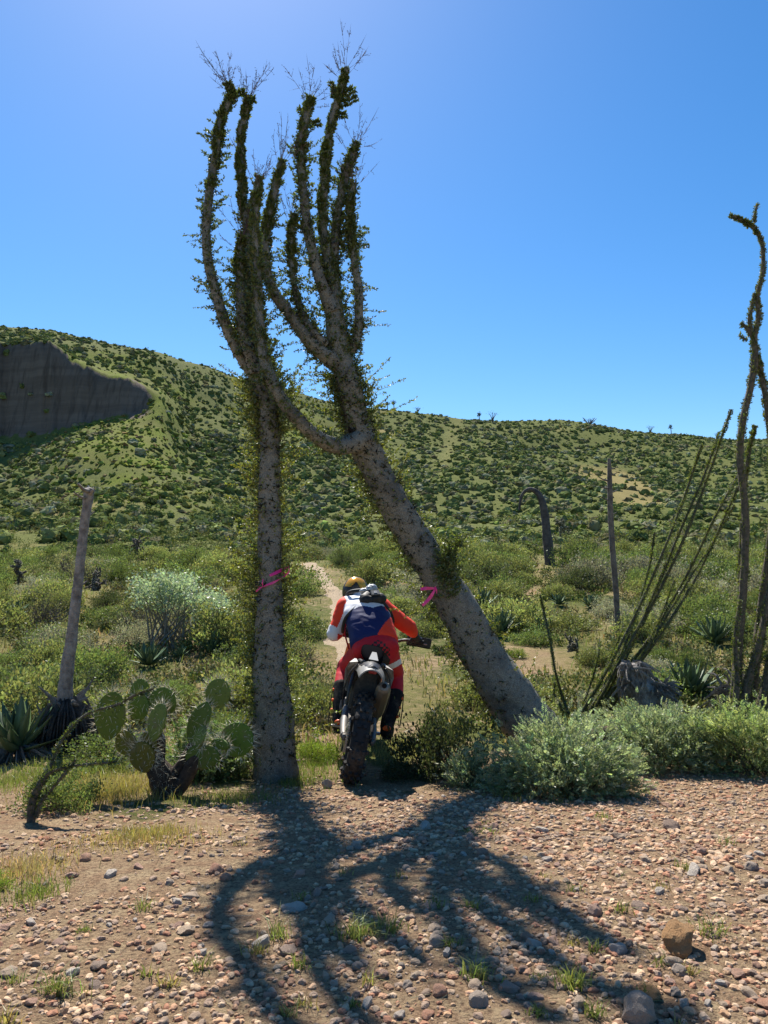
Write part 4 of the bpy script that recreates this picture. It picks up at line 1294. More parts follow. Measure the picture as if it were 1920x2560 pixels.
g = G(1546, 1590)
D1 = g.y
stalk('straight thin dead agave stalk with broken stubs right of the leaning tree', [(1546, 1595, 14, D1), (1540, 1480, 14, D1), (1532, 1380, 14, D1), (1526, 1280, 14, D1), (1524, 1200, 12, D1), (1523, 1146, 8, D1)], 'dead agave stalks',
      [(0.97, -0.12, 0.03, 0.4), (0.9, 0.1, 0.05, 0.4), (0.82, -0.14, 0.06, 0.5), (0.86, 0.08, 0.02, 0.5), (0.74, 0.12, 0.06, 0.4), (0.75, -0.12, 0.02, 0.5), (0.68, -0.11, 0.07, 0.4), (0.6, 0.09, 0.04, 0.3), (0.55, -0.07, 0.05, 0.3)], rough_material('brown_dead_wood', (0.22, 0.185, 0.155), (0.11, 0.09, 0.078), 10, 1.0, 0.02))
g = G(1373, 1412)
D2 = g.y
stalk('dead stalk bent over at the top like a hook', [(1376, 1415, 28, D2), (1369, 1350, 24, D2), (1362, 1290, 20, D2), (1354, 1250, 17, D2), (1340, 1229, 13, D2), (1320, 1224, 10, D2), (1304, 1240, 8, D2), (1298, 1275, 5, D2)], 'dead agave stalks', mat=rough_material('dark_dead_wood', (0.12, 0.105, 0.095), (0.06, 0.052, 0.048), 6, 1.0, 0.02))

# grey shaggy stump, lying dead agave
D3 = 7.0
b3 = at(1640, 1760, D3)
root = thing('dead_stump', 'grey shaggy dead agave stump behind the ferny shrubs', 'stump', (b3.x, D3, gz(b3.x, D3)))
m = MB(); Q, S = stem_line([(1650, 1810, 70, D3), (1625, 1760, 78, D3), (1600, 1715, 66, D3), (1584, 1680, 42, D3), (1580, 1660, 26, D3)], 20)
tube(m, Q, S, 16, rough=0.25, seed=3)
obj('core', m, GREYWOOD, root, smooth=True)
m = MB()
for i in range(150):
    t = ra.random(); p = Q[int(t * 19)]
    az = ra.uniform(0, 6.283); q = np.array([math.cos(az), math.sin(az), 0])
    L = 0.07 + 0.11 * ra.random()
    pts = spline([p + q * S[int(t * 19)] * 0.8, p + q * (S[int(t * 19)] + L * 0.4) + [0, 0, 0.03], p + q * (S[int(t * 19)] + L * 0.5) + ra.normal(size=3) * L * 0.45 + [0.3 * L, 0, -L * 0.55]], 6)
    tube(m, pts, np.linspace(0.024, 0.004, 6) * (0.5 + ra.random()), 4, flat=0.4, cap=False)
s = obj('dead_leaves', m, DEAD, root); s['kind'] = 'stuff'
m = MB()
for i in range(90):
    o0 = np.array(at(1635 + 38 * ra.random(), 1712 + 45 * ra.random(), D3 - 0.1))
    d = unit(np.array([0.9, -0.3, -0.25]) + 0.9 * ra.normal(size=3))
    pts = spline([o0, o0 + d * 0.06 + [0, 0, 0.02], o0 + d * 0.13], 6)
    tube(m, pts, np.linspace(0.016, 0.004, 6), 4, flat=0.4, cap=False)
s = obj('fallen_leaves', m, DEAD, root); s['kind'] = 'stuff'
b3 = at(1880, 1760, 7.6)
root = thing('dead_agave', 'heap of grey dried agave leaves behind the tall ocotillo', 'dead agave', (b3.x, 7.6, gz(b3.x, 7.6)))
m = MB()
for i in range(150):
    o0 = np.array(at(1800 + 130 * ra.random(), 1705 + 70 * ra.random(), 7.6))
    d = unit(ra.normal(size=3) * [1, 0.6, 0.8])
    pts = spline([o0, o0 + d * 0.1 + [0, 0, 0.03], o0 + d * 0.24 + [0, 0, -0.06]], 6)
    tube(m, pts, np.linspace(0.022, 0.005, 6), 4, flat=0.4, cap=False)
s = obj('dead_leaves', m, DEAD, root); s['kind'] = 'stuff'
m = MB(); Q, S = stem_line([(1478, 1838, 26, 6.0), (1505, 1836, 34, 6.0), (1530, 1830, 28, 6.0), (1552, 1822, 14, 6.0)], 16)
tube(m, Q, S, 12, rough=0.2, seed=8)
tag(obj('log', m, rough_material('brown_log', (0.17, 0.11, 0.075), (0.08, 0.055, 0.04), 18, 1.0, 0.02), smooth=True), 'short brown dead log lying in the ferny shrubs', 'log')


# ---- chollas
CHOLLA = rough_material('cholla_skin', (0.16, 0.15, 0.085), (0.07, 0.06, 0.04), 40, 1.0, 0.02)
CHOLLA_DRY = rough_material('cholla_dry', (0.15, 0.115, 0.09), (0.07, 0.055, 0.045), 40, 1.0, 0.02)


def cholla(px, py, h_px, label, seed, dense=1.0, mat=None, D=None):
    r = np.random.default_rng(seed)
    g = at(px, py, D) if D else G(px, py)
    H = h_px * px_m(g.y)
    KEEP_CLEAR.append((px, py, g.y, h_px * 0.5))
    root = thing('cholla', label, 'cholla', tuple(g), 'chollas in the scrub')
    m, ms = MB(), MB()
    def grow(p, d, L, rad, lev):
        e = p + d * L
        pts = spline([p, p + d * L * 0.5 + r.normal(size=3) * L * 0.05, e], 5)
        tube(m, pts, np.array([0.85, 1.05, 1.1, 1.0, 0.6]) * rad, 6, rough=0.15, seed=seed)
        n = 26
        q = pts[r.integers(0, 5, n)]; o_ = rand_dirs(n, r)
        hair(ms, q + o_ * rad * 0.8, q + o_ * (rad + 0.03 * H), 0.003 * H + 0.0006, (0.9, 0.85, 0.6))
        if lev <= 0: return
        for _ in range(int(r.integers(2, 4) * dense + 0.5)):
            nd = unit(d * 0.7 + r.normal(size=3) * 0.75 + [0, 0, 0.25])
            grow(pts[r.integers(2, 5)], nd, L * r.uniform(0.6, 0.9), rad * 0.88, lev - 1)
    grow(np.array(g) - [0, 0, 0.05 * H], unit(np.array([0.05, 0, 1.0])), H * 0.38, H * 0.055, 4)
    obj('stem', m, mat or CHOLLA, root, smooth=True)
    s = obj('spines', ms, SPINE, root); s['kind'] = 'stuff'
    return root


cholla(1440, 1640, 66, 'small upright cholla in the bare clearing right of the leaning tree', 3)
cholla(1400, 1362, 70, 'wide dark cholla behind the hooked dead stalk', 4, 1.2)
cholla(230, 1475, 66, 'brown leafless cholla right behind the leaning dead stalk', 6, 1.2, CHOLLA_DRY)
cholla(345, 1395, 52, 'brown bare cholla on the flat above the silvery bush', 8, 1.1, CHOLLA_DRY)
cholla(45, 1460, 66, 'dark twiggy cholla near the left frame edge', 9, 1.2, CHOLLA_DRY)
cholla(1690, 1318, 40, 'pale cholla at the foot of the hill behind the ocotillo fan', 10, 1.1)

# ================================================================== SHRUBS
def shrub_mesh(n_leaf, leaf, green, r, flat=0.72, cl=60, wood=(0.14, 0.11, 0.085), stems=60, spread=0.085, dead=0.0, ragged=0.18):
    """unit shrub (radius 1): foliage mesh and branch mesh"""
    ml, mw = MB(), MB()
    th = r.uniform(0, 2 * math.pi, cl); ph = np.arccos(r.uniform(0.02, 1, cl))
    rad = 0.72 + ragged * r.normal(size=cl)
    C = np.stack([np.sin(ph) * np.cos(th), np.sin(ph) * np.sin(th), np.cos(ph) * flat], 1) * rad[:, None] * 1.05
    C[:, 2] += 0.08
    k = r.integers(cl, size=n_leaf)
    size = spread * (0.6 + 1.0 * r.random(cl))
    P = C[k] + r.normal(size=(n_leaf, 3)) * size[k][:, None] * [1.3, 1.3, 0.9]
    P[:, 2] = np.abs(P[:, 2])
    tone = (0.75 + 0.5 * r.random(cl))[k][:, None]
    cols = vary(green, n_leaf, 0.22, 0.07, r) * tone
    dd = unit(P - [0, 0, -0.3]) * 0.7 + r.normal(size=(n_leaf, 3)) * 0.7 + [0, 0, 0.35]
    LL = leaf * (0.55 + 0.9 * r.random(n_leaf))
    leaves(ml, P, dd, LL, LL * 0.55, cols, 0, r)
    for i in range(stems):
        e = C[r.integers(cl)] * (0.9 + 0.1 * r.random())
        b = np.array([0.09 * r.normal(), 0.09 * r.normal(), -0.04])
        mid = b * 0.5 + e * 0.5 + [0.06 * r.normal(), 0.06 * r.normal(), -0.05 * r.random()]
        pts = spline([b, mid, e], 6)
        tube(mw, pts, np.linspace(0.016, 0.004, 6), 3, cap=False, col=wood)
        q = pts[2 + r.integers(0, 3, 6)]
        hair(mw, q, q + unit(r.normal(size=(6, 3)) + [0, 0, 0.6]) * 0.2 * r.random((6, 1)), 0.004, np.tile(wood, (6, 1)))
    f = ml.mesh('foliage'); f.materials.append(LEAF)
    w = mw.mesh('branches'); w.materials.append(TWIGC)
    return f, w


rs = np.random.default_rng(77)
KIND = {}
def kind(name, n, **kw):
    KIND[name] = [shrub_mesh(r=rs, **kw) for _ in range(n)]
kind('olive', 4, n_leaf=5600, leaf=0.063, green=(0.205, 0.228, 0.082))
kind('green', 4, n_leaf=5600, leaf=0.056, green=(0.135, 0.178, 0.055))
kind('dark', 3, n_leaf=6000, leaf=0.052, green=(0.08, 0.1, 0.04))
kind('grey', 3, n_leaf=6500, leaf=0.050, green=(0.24, 0.24, 0.175))
kind('twiggy', 3, n_leaf=1700, leaf=0.048, green=(0.165, 0.165, 0.08), stems=110, wood=(0.20, 0.165, 0.135))
kind('bright', 2, n_leaf=6000, leaf=0.056, green=(0.19, 0.26, 0.04))
WORDS = {'olive': 'pale olive', 'green': 'mid-green', 'dark': 'dark green', 'grey': 'greyish', 'twiggy': 'brown half-bare', 'bright': 'bright green'}
SHRUBS = []      # (px, py, D, kind, object)


def shrub(x, y, rad, kd, tall=1.0, label=None, group='shrubs of the scrub flat'):
    f, w = KIND[kd][rs.integers(len(KIND[kd]))]
    o = bpy.data.objects.new('shrub', f); COL.objects.link(o)
    z = gz(x, y)
    o.location = (x, y, z - 0.03 * rad)
    o.rotation_euler = (0, 0, rs.uniform(0, 6.283))
    o.scale = (rad * rs.uniform(0.9, 1.15), rad * rs.uniform(0.9, 1.15), rad * tall * rs.uniform(0.88, 1.12))
    b = bpy.data.objects.new('branches', w); COL.objects.link(b)
    b.parent = o
    tag(o, label, 'shrub', group)
    px, py = to_px(x, y, z + 0.3 * rad)
    SHRUBS.append([px, py, y, kd, o, rad, label is None])
    return o


# shrubs one can name
def named(px, py, w_px, kd, tall, label, D=None):
    g = at(px, py, D) if D else G(px, py)
    return shrub(g.x, g.y, w_px * 0.5 * px_m(g.y), kd, tall, label)


named(1720, 1478, 68, 'bright', 0.95, 'bright yellow-green round shrub right of the ocotillo fan')
named(1285, 1645, 62, 'bright', 0.9, 'small green shrub in the bare clearing beside the leaning trunk')
named(1425, 1575, 130, 'olive', 0.8, 'pale olive shrub right behind the small cholla')
named(800, 1690, 190, 'olive', 1.25, 'olive shrub between the upright tree and the rider', D=7.6)
named(745, 1590, 170, 'green', 0.8, 'low green shrub between the trunk and the dusty path')
named(1065, 1590, 110, 'olive', 1.0, 'olive shrub behind the hand of the rider')
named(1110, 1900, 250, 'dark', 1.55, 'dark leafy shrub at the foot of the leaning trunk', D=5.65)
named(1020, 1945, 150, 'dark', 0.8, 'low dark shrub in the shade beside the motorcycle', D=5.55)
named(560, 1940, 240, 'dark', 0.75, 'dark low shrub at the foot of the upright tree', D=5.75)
named(290, 1920, 240, 'green', 0.8, 'green weed behind the stump of the prickly pear', D=6.0)
named(150, 2030, 190, 'green', 1.1, 'feathery green shrub around the base of the arching ocotillo')
named(300, 1720, 240, 'olive', 1.0, 'broad olive shrub behind the tops of the prickly pear', D=7.4)
named(560, 1770, 170, 'green', 1.2, 'leafy shrub between prickly pear and upright trunk', D=6.7)
named(1340, 1800, 180, 'olive', 0.9, 'yellow-green shrub between the leaning trunk and the ocotillo', D=7.3)
named(1800, 1790, 90, 'olive', 1.4, 'yellow-green upright shrub in front of the large broad agave', D=6.9)
named(680, 1900, 0 + 110, 'bright', 1.0, 'bright green weed beside the upright trunk near the motorcycle', D=6.1).location.x += 0.35
named(-30, 2230, 110, 'bright', 0.9, 'bright green weed at the left frame edge in the gravel')

# the silvery bush on a stem, middle left
g = G(420, 1620)
sil = thing('shrub', 'tall silvery-leaved bush on slim stems left of the upright tree', 'shrub', tuple(g), 'shrubs of the scrub flat')
DSil = g.y
ml, mw = MB(), MB()
for i in range(70):
    u, v = rs.normal(size=2)
    cx, cy = 410 + 42 * np.clip(u, -1.6, 1.6), 1482 + 20 * np.clip(v, -1.6, 1.6)
    if i > 48: cx, cy = 520 + 26 * np.clip(u, -1.6, 1.6), 1510 + 20 * np.clip(v, -1.6, 1.6)
    c0 = np.array(at(cx, cy, DSil + 0.35 * rs.normal()))
    n = 70
    P = c0 + rs.normal(size=(n, 3)) * 0.085
    leaves(ml, P, rs.normal(size=(n, 3)) + [0, 0, 0.5], 0.055, 0.034, vary((0.36, 0.42, 0.27), n, 0.2, 0.05, rs), 0, rs)
    if i % 2 == 0:
        b = np.array(g) + [0.2 * rs.normal(), 0.1 * rs.normal(), 0]
        tube(mw, spline([b, b * 0.5 + c0 * 0.5 + [0, 0, 0.05], c0], 6), np.linspace(0.02, 0.005, 6), 4, col=(0.3, 0.27, 0.22), cap=False)
obj('foliage', ml, leaf_material('silver_leaf', 0.4, 0.04, (0.95, 1.05, 0.7), 0.0, 0.4), sil)
obj('branches', mw, TWIGC, sil)

# the rest, spread over the flat: nearest and largest ones as things of their own
blocked = [(1180, 1330, 1600, 1725), (1330, 1480, 1620, 1690)]      # the bare clearing
KEEP_CLEAR += [(420, 1600, DSil, 110), (1376, 1412, D2, 30), (1546, 1590, D1, 25)]


def hides(sx, sy, D, rpx):
    return any(D < d + 0.2 and abs(sx - a) < w * 0.55 + rpx * 0.45 and b - 30 < sy < b + 1.5 * rpx for a, b, d, w in KEEP_CLEAR)


cand = []
tries = 0
while len(cand) < 285 and tries < 6000:
    tries += 1
    px = rs.uniform(-120, 2040)
    D = 7.6 + (37 - 7.6) * rs.random() ** 1.25
    x = (px - 960) / FPX * D
    z = gz(x, D)
    sx, sy = to_px(x, D, z)
    if off_path(x, D) < 0.55 + 0.02 * D: continue
    if any(a < sx < b and c < sy < d for a, b, c, d in blocked): continue
    if 900 < sx < 1180 and sy > 1560: continue
    rad = (0.30 + 0.38 * rs.random() ** 1.3) * (0.9 if D < 11 else 1.1 if D < 18 else 1.4)
    if hides(sx, sy, D, rad * FPX / D): continue
    if any((x - a) ** 2 + (D - b) ** 2 < (0.62 * (rad + c)) ** 2 for a, b, c in cand): continue
    if vnoise(x / 3.0, D / 3.0, 91) < -0.34: continue
    cand.append((x, D, rad))
for x, D, rad in cand:
    kd = ['olive', 'olive', 'olive', 'green', 'green', 'twiggy', 'grey', 'dark', 'olive', 'green'][rs.integers(10)]
    shrub(x, D, rad, kd, rs.uniform(0.9, 1.3))

# ---- labels that single the shrubs out: kind, zone, then order from the left
ZONES = [(-999, 150, 'at the left frame edge'), (150, 330, 'right of the dead stalk'), (330, 480, 'above the prickly pear'), (480, 650, 'left of the upright trunk'), (650, 790, 'right of the upright trunk'),
         (790, 960, 'beyond the rider'), (960, 1150, 'left of the leaning trunk'), (1150, 1360, 'right of the leaning trunk'), (1360, 1520, 'left of the thin stalk'), (1520, 1700, 'behind the ocotillo fan'), (1700, 1840, 'right of the ocotillo fan'), (1840, 3999, 'at the right frame edge')]
ROWS_ = [(0, 10, 'near'), (10, 14, 'mid-near'), (14, 20, 'middle'), (20, 28, 'farther'), (28, 99, 'far')]
ROWN = {'near': 'in front', 'mid-near': 'second row', 'middle': 'halfway back', 'farther': 'well back', 'far': 'below the hill'}
ORD = ['first', 'second', 'third', 'fourth', 'fifth', 'sixth', 'seventh', 'eighth', 'ninth', 'tenth', 'eleventh', 'twelfth']
cells = {}
for s in SHRUBS:
    if not s[6]: continue
    zn = [z[2] for z in ZONES if z[0] <= s[0] < z[1]][0]
    rw = [r_[2] for r_ in ROWS_ if r_[0] <= s[2] < r_[1]][0]
    cells.setdefault((s[3], zn, rw), []).append(s)
for (kd, zn, rw), L in cells.items():
    L.sort(key=lambda s: s[0])
    for i, s in enumerate(L):
        nth = '' if len(L) == 1 else (', %s of %d' % (ORD[min(i, 11)], len(L)))
        s[4]['label'] = '%s shrub %s %s%s' % (WORDS[kd], zn, ROWN[rw], nth)

# ---- ferny shrubs of the foreground
def ferny(label, px, py, w_px, h_px, D, n, seed, green=(0.255, 0.31, 0.175)):
    r = np.random.default_rng(seed)
    D = D or G(px, py).y
    b = at(px, py, D)
    z0 = gz(b.x, D)
    root = thing('ferny_shrub', label, 'shrub', (b.x, D, z0), 'ferny shrubs in front')
    W = w_px * 0.5 * px_m(D); H = h_px * px_m(D)
    cl = 150
    th = r.uniform(0, 2 * math.pi, cl); ph = np.arccos(r.uniform(0.0, 1, cl)); rad = 0.8 + 0.16 * r.normal(size=cl)
    C = np.stack([np.sin(ph) * np.cos(th) * W, np.sin(ph) * np.sin(th) * W * 0.6, np.cos(ph) * H * 0.92], 1) * rad[:, None] + [b.x, D, z0 + 0.04]
    k_ = r.integers(cl, size=n)
    P = C[k_] + r.normal(size=(n, 3)) * 0.055
    P[:, 2] = np.maximum(P[:, 2], z0 + 0.02)
    d = unit((P - [b.x, D, z0]) * [1, 1, 0.8] * 1.2 + r.normal(size=(n, 3)) * 0.16 + [0, 0, 0.05])
    L = 0.04 + 0.035 * r.random(n)
    c = vary(green, n, 0.2, 0.06, r) * (0.75 + 0.5 * r.random(cl))[k_][:, None]
    ml, mw = MB(), MB()
    s_ = unit(np.cross(d, rand_dirs(n, r)))
    for q in range(5):
        t = 0.1 + 0.18 * q
        bp = P + d * (L * t)[:, None]
        for sg in (1, -1):
            leaves(ml, bp, s_ * sg + d * 0.9, L * 0.42 * (1.1 - 0.6 * t), L * 0.15, c, 0, r)
    hair(mw, P, P + d * L[:, None], 0.0008, vary((0.16, 0.19, 0.08), n, 0.1, 0.05, r))
    for i in range(60):
        e = C[r.integers(cl)]; q = np.array([b.x + 0.25 * W * r.normal(), D + 0.2 * W * r.normal(), z0 - 0.02])
        tube(mw, spline([q, q * 0.5 + e * 0.5 + [0, 0, 0.03], e], 6), np.linspace(0.006, 0.002, 6), 3, cap=False, col=(0.14, 0.13, 0.07))
    obj('foliage', ml, LEAF_FERN, root)
    obj('branches', mw, TWIGC, root)


ferny('big pale green ferny shrub in front of the leaning trunk', 1405, 1985, 365, 155, None, 4000, 61)
ferny('ferny shrub right of the big one, under the ocotillo fan', 1650, 1930, 320, 125, 5.95, 3000, 62)
ferny('ferny shrub at the right frame edge', 1880, 1940, 290, 150, 5.75, 3200, 63, (0.26, 0.32, 0.13))
ferny('low ferny shrub rising behind the others below the shaggy stump', 1610, 1830, 330, 75, 6.5, 2400, 64)
ferny('small ferny weed left of the big ferny shrub', 1185, 1970, 90, 45, None, 500, 65)
ferny('ferny green weed behind the right pads of the prickly pear', 520, 1945, 190, 110, None, 1800, 66, (0.15, 0.21, 0.075))
#ferny('tiny grey-green sprig at the foot of the prickly pear', 425, 2025, 40, 40, 5.05, 240, 67)

# ================================================================== PLANTS ON THE SKYLINE
def skyline(px, h_px, label, form, seed):
    r = np.random.default_rng(seed)
    D = float(RIDGE_D(px)) - 2
    x = (px - 960) / FPX * D
    z = gz(x, D)
    H = h_px * px_m(D)
    root = thing('ridge_plant', label, 'plant', (x, D, z), 'plants on the skyline')
    o = np.array([x, D, z - 0.3])
    m, ml = MB(), MB()
    if form == 'tuft':
        tube(m, spline([o, o + [0.05 * H, 0, 0.5 * H], o + [0, 0, H]], 8), np.linspace(0.12, 0.09, 8), 6)
        n = 120; leaves(ml, o + [0, 0, H] + r.normal(size=(n, 3)) * 0.22, r.normal(size=(n, 3)), 0.38, 0.14, vary((0.06, 0.06, 0.04), n), 0, r)
    elif form == 'fork':
        for a in (-0.25, 0.0, 0.22, 0.4):
            tube(m, spline([o, o + [a * 0.3 * H, 0, 0.5 * H], o + [a * H, 0, H * (1 - 0.15 * abs(a) * 4 * r.random())]], 8), np.linspace(0.12, 0.05, 8), 6)
        n = 40; leaves(ml, o + [0, 0, H * 0.9] + r.normal(size=(n, 3)) * [0.3 * H, 0.2, 0.1 * H], r.normal(size=(n, 3)), 0.3, 0.08, vary((0.08, 0.07, 0.05), n), 0, r)
    else:
        for i in range(9):
            a = r.uniform(-1, 1)
            tube(m, spline([o, o + [a * 0.4 * H, 0, 0.4 * H], o + [a * 0.9 * H, 0, H * r.uniform(0.6, 1)]], 6), np.linspace(0.14, 0.07, 6), 5)
        n = 60; leaves(ml, o + [0, 0, H * 0.6] + r.normal(size=(n, 3)) * [0.4 * H, 0.2, 0.2 * H], r.normal(size=(n, 3)), 0.4, 0.15, vary((0.06, 0.06, 0.04), n), 0, r)
    obj('stalk', m, TWIG, root)
    obj('tuft', ml, LEAF_FAR, root)


skyline(968, 24, 'thin tufted plant, left one of two on the skyline', 'tuft', 1)
skyline(984, 26, 'tufted plant, right one of two on the skyline', 'tuft', 2)
skyline(1045, 18, 'twiggy forked plant on the skyline right of the tufted pair', 'fork', 3)
skyline(1200, 20, 'single tufted stalk on the skyline above the hooked dead stalk', 'tuft', 4)
skyline(1234, 30, 'forked ocotillo silhouette on the skyline', 'fork', 5)
skyline(1480, 20, 'low candelabra plant on the skyline left of the thin dead stalk', 'candelabra', 6)
skyline(1632, 24, 'thin stalk on the skyline right of the thin dead stalk', 'fork', 7)
skyline(1684, 26, 'palm-like tufted plant on the skyline', 'tuft', 8)
skyline(1800, 20, 'faint stalk on the skyline left of the tall ocotillo', 'fork', 9)

# ================================================================== MOTORCYCLE
RUBBER = plain('tyre_rubber', (0.022, 0.021, 0.021), 0.75, spec=0.2, dirt=0.55, dirt_col=(0.16, 0.125, 0.095), bump=0.4, scale=40)
BLACK = plain('black_plastic', (0.018, 0.018, 0.02), 0.45, dirt=0.3)
STEEL = plain('worn_steel', (0.35, 0.34, 0.32), 0.4, 0.9, dirt=0.5)
ALU = plain('dusty_aluminium', (0.13, 0.125, 0.12), 0.55, 0.5, dirt=0.5)
WHITE = plain('white_plastic', (0.40, 0.39, 0.37), 0.5, dirt=0.6, dirt_col=(0.33, 0.27, 0.2))
EXH = plain('exhaust_metal', (0.22, 0.19, 0.15), 0.5, 0.5, dirt=0.6)
ORANGE_P = plain('orange_plastic', (0.85, 0.13, 0.02), 0.4, dirt=0.2)
SEATM = plain('seat_vinyl', (0.006, 0.006, 0.007), 1.0, dirt=0.0, spec=0.0)

YAW, LEAN = math.radians(2.5), math.radians(11.0)
c0 = at(873, 1950, 5.48)
bike = thing('motorcycle', 'dirt motorcycle with knobby rear tyre ridden away between the trees', 'motorcycle', (c0.x, 5.48, gz(c0.x, 5.48) - 0.008))
bike.rotation_mode = 'XYZ'
BM = Matrix.Rotation(YAW, 4, 'Z') @ Matrix.Rotation(LEAN, 4, 'Y')
bike.rotation_euler = BM.to_euler()
BW = Matrix.Translation(bike.location) @ BM
BI = BW.inverted()


def loc(p):
    return np.array(BI @ Vector(p))


def wheel(y, z, R, w, name, front=False):
    m = MB()
    tube(m, [[-0.06, y, z], [0.06, y, z]], [0.03, 0.03], 14)
    hub = sub(name, m, ALU, bike, True)
    # tyre carcass
    m = MB(); n = 56
    prof = np.array([(-0.55, 0.70), (-0.85, 0.78), (-1.0, 0.87), (-0.88, 0.945), (-0.5, 0.985), (0, 1.0), (0.5, 0.985), (0.88, 0.945), (1.0, 0.87), (0.85, 0.78), (0.55, 0.70)])
    Rt = R - 0.014
    a = np.linspace(0, 2 * math.pi, n, endpoint=False)
    V = np.stack([np.broadcast_to(prof[None, :, 0] * w, (n, 11)), y + np.sin(a)[:, None] * prof[None, :, 1] * Rt, z + np.cos(a)[:, None] * prof[None, :, 1] * Rt], -1).reshape(-1, 3)
    i = np.arange(n)[:, None] * 11; i2 = ((np.arange(n) + 1) % n)[:, None] * 11; j = np.arange(10)[None, :]
    m.add(V, np.stack([i + j, i + j + 1, i2 + j + 1, i2 + j], -1).reshape(-1, 4))
    ty = sub('tyre', m, RUBBER, hub, True)
    m = MB()
    rowsn = 34
    for q in range(rowsn):
        th = 2 * math.pi * q / rowsn
        er = np.array([0, math.sin(th), math.cos(th)]); et = np.array([0, math.cos(th), -math.sin(th)]); ex = np.array([1.0, 0, 0])
        spots = [(-0.33, 0.0), (0.33, 0.0)] if q % 2 == 0 else [(-0.66, 0.35), (0.66, -0.35), (-0.98, 0.95), (0.98, -0.95)]
        if q % 4 == 1: spots.append((0, 0))
        for sx, tl in spots:
            rr = Rt * np.interp(abs(sx), [0, 0.5, 0.88, 1.0], [1.0, 0.985, 0.945, 0.89])
            up = er * math.cos(tl) + ex * (-math.sin(tl)); sd = ex * math.cos(tl) + er * math.sin(tl)
            M = np.stack([sd, et, up], 1)
            box(m, np.array([sx * w, y, z]) + er * rr + up * 0.006, (w * 0.21, 0.014, 0.012), M=M, taper=0.85)
    sub('tread_knobs', m, RUBBER, hub)['kind'] = 'stuff'
    m = MB()
    for x0, x1 in ((-0.5, 0.5),):
        pr = [(-0.5, 0.70), (-0.5, 0.66), (0.5, 0.66), (0.5, 0.70)]
        V = np.stack([np.array([[p[0] * w for p in pr]] * n), y + np.sin(a)[:, None] * np.array([p[1] for p in pr])[None, :] * Rt, z + np.cos(a)[:, None] * np.array([p[1] for p in pr])[None, :] * Rt], -1).reshape(-1, 3)
        i = np.arange(n)[:, None] * 4; i2 = ((np.arange(n) + 1) % n)[:, None] * 4; j = np.arange(4)[None, :]
        m.add(V, np.stack([i + j, i + (j + 1) % 4, i2 + (j + 1) % 4, i2 + j], -1).reshape(-1, 4))
    sub('rim', m, BLACK, hub, False)
    m = MB()
    for q in range(32):
        th = 2 * math.pi * q / 32; s = 1 if q % 2 else -1
        tube(m, [[0.05 * s, y + 0.03 * math.sin(th + 0.5 * s), z + 0.03 * math.cos(th + 0.5 * s)], [0.3 * w * s, y + 0.66 * Rt * math.sin(th), z + 0.66 * Rt * math.cos(th)]], [0.002, 0.002], 4, cap=False)
    sub('spokes', m, STEEL, hub)
    m = MB()
    tube(m, [[0.068, y, z], [0.072, y, z]], [0.11, 0.11], 30)
    sub('brake_disc', m, STEEL, hub)
    return hub


rw = wheel(0.0, 0.325, 0.330, 0.062, 'rear_wheel')
m = MB()
for q in range(48):
    th = 2 * math.pi * q / 48
    box(m, [-0.082, 0.108 * math.sin(th), 0.325 + 0.108 * math.cos(th)], (0.004, 0.006, 0.006))
tube(m, [[-0.085, 0, 0.325], [-0.079, 0, 0.325]], [0.105, 0.105], 36)
sub('sprocket', m, STEEL, rw)
wheel(1.47, 0.345, 0.345, 0.045, 'front_wheel')
# swingarm, chain, frame, shock, engine
for s in (-1, 1):
    m = MB()
    tube(m, spline([[0.105 * s, -0.03, 0.325], [0.11 * s, 0.25, 0.36], [0.10 * s, 0.56, 0.41]], 8), [0.026, 0.028, 0.03, 0.032, 0.033, 0.034, 0.035, 0.035], 8, flat=1.0)
    box(m, [0.105 * s, -0.05, 0.325], (0.012, 0.04, 0.022), bev=0.004)
    sub('swingarm', m, ALU, bike, True)
m = MB()
tube(m, [[-0.115, 0, 0.325], [0.115, 0, 0.325]], [0.012, 0.012], 8)
for s in (-1, 1): tube(m, [[0.115 * s, 0, 0.325], [0.128 * s, 0, 0.325]], [0.02, 0.02], 6)
sub('axle', m, STEEL, bike)
m = MB()
for k_ in range(70):
    t = k_ / 70.0
    if t < 0.4: p = [-0.082, 0.62 * (t / 0.4), 0.435 + (0.40 - 0.435) * (t / 0.4) + 0.0]
    elif t < 0.75: p = [-0.082, 0.62 * (1 - (t - 0.4) / 0.35), 0.34 + (0.215 - 0.34) * ((t - 0.4) / 0.35)]
    else:
        th = math.pi * (1 - (t - 0.75) / 0.25)
        p = [-0.082, -0.112 * math.sin(th), 0.325 + 0.112 * math.cos(math.pi - th) * -1]
    box(m, p, (0.008, 0.0065, 0.007))
sub('chain', m, STEEL, bike)
m = MB()
box(m, [-0.085, 0.16, 0.225], (0.014, 0.06, 0.05), bev=0.008)
sub('chain_guide', m, BLACK, bike)
m = MB()
box(m, [0.085, 0.09, 0.40], (0.022, 0.05, 0.035), bev=0.01)
box(m, [0.082, 0.10, 0.27], (0.014, 0.05, 0.02), bev=0.006)
sub('brake_caliper', m, STEEL, bike)
m = MB()
tube(m, spline([[0.0, 0.42, 0.38], [0.0, 0.46, 0.78]], 6), 0.03, 12)
for k_ in range(9): tube(m, [[0, 0.425 + 0.003 * k_, 0.44 + 0.03 * k_], [0, 0.426 + 0.003 * k_, 0.452 + 0.03 * k_]], [0.042, 0.042], 14)
sub('shock', m, STEEL, bike, True)
m = MB()
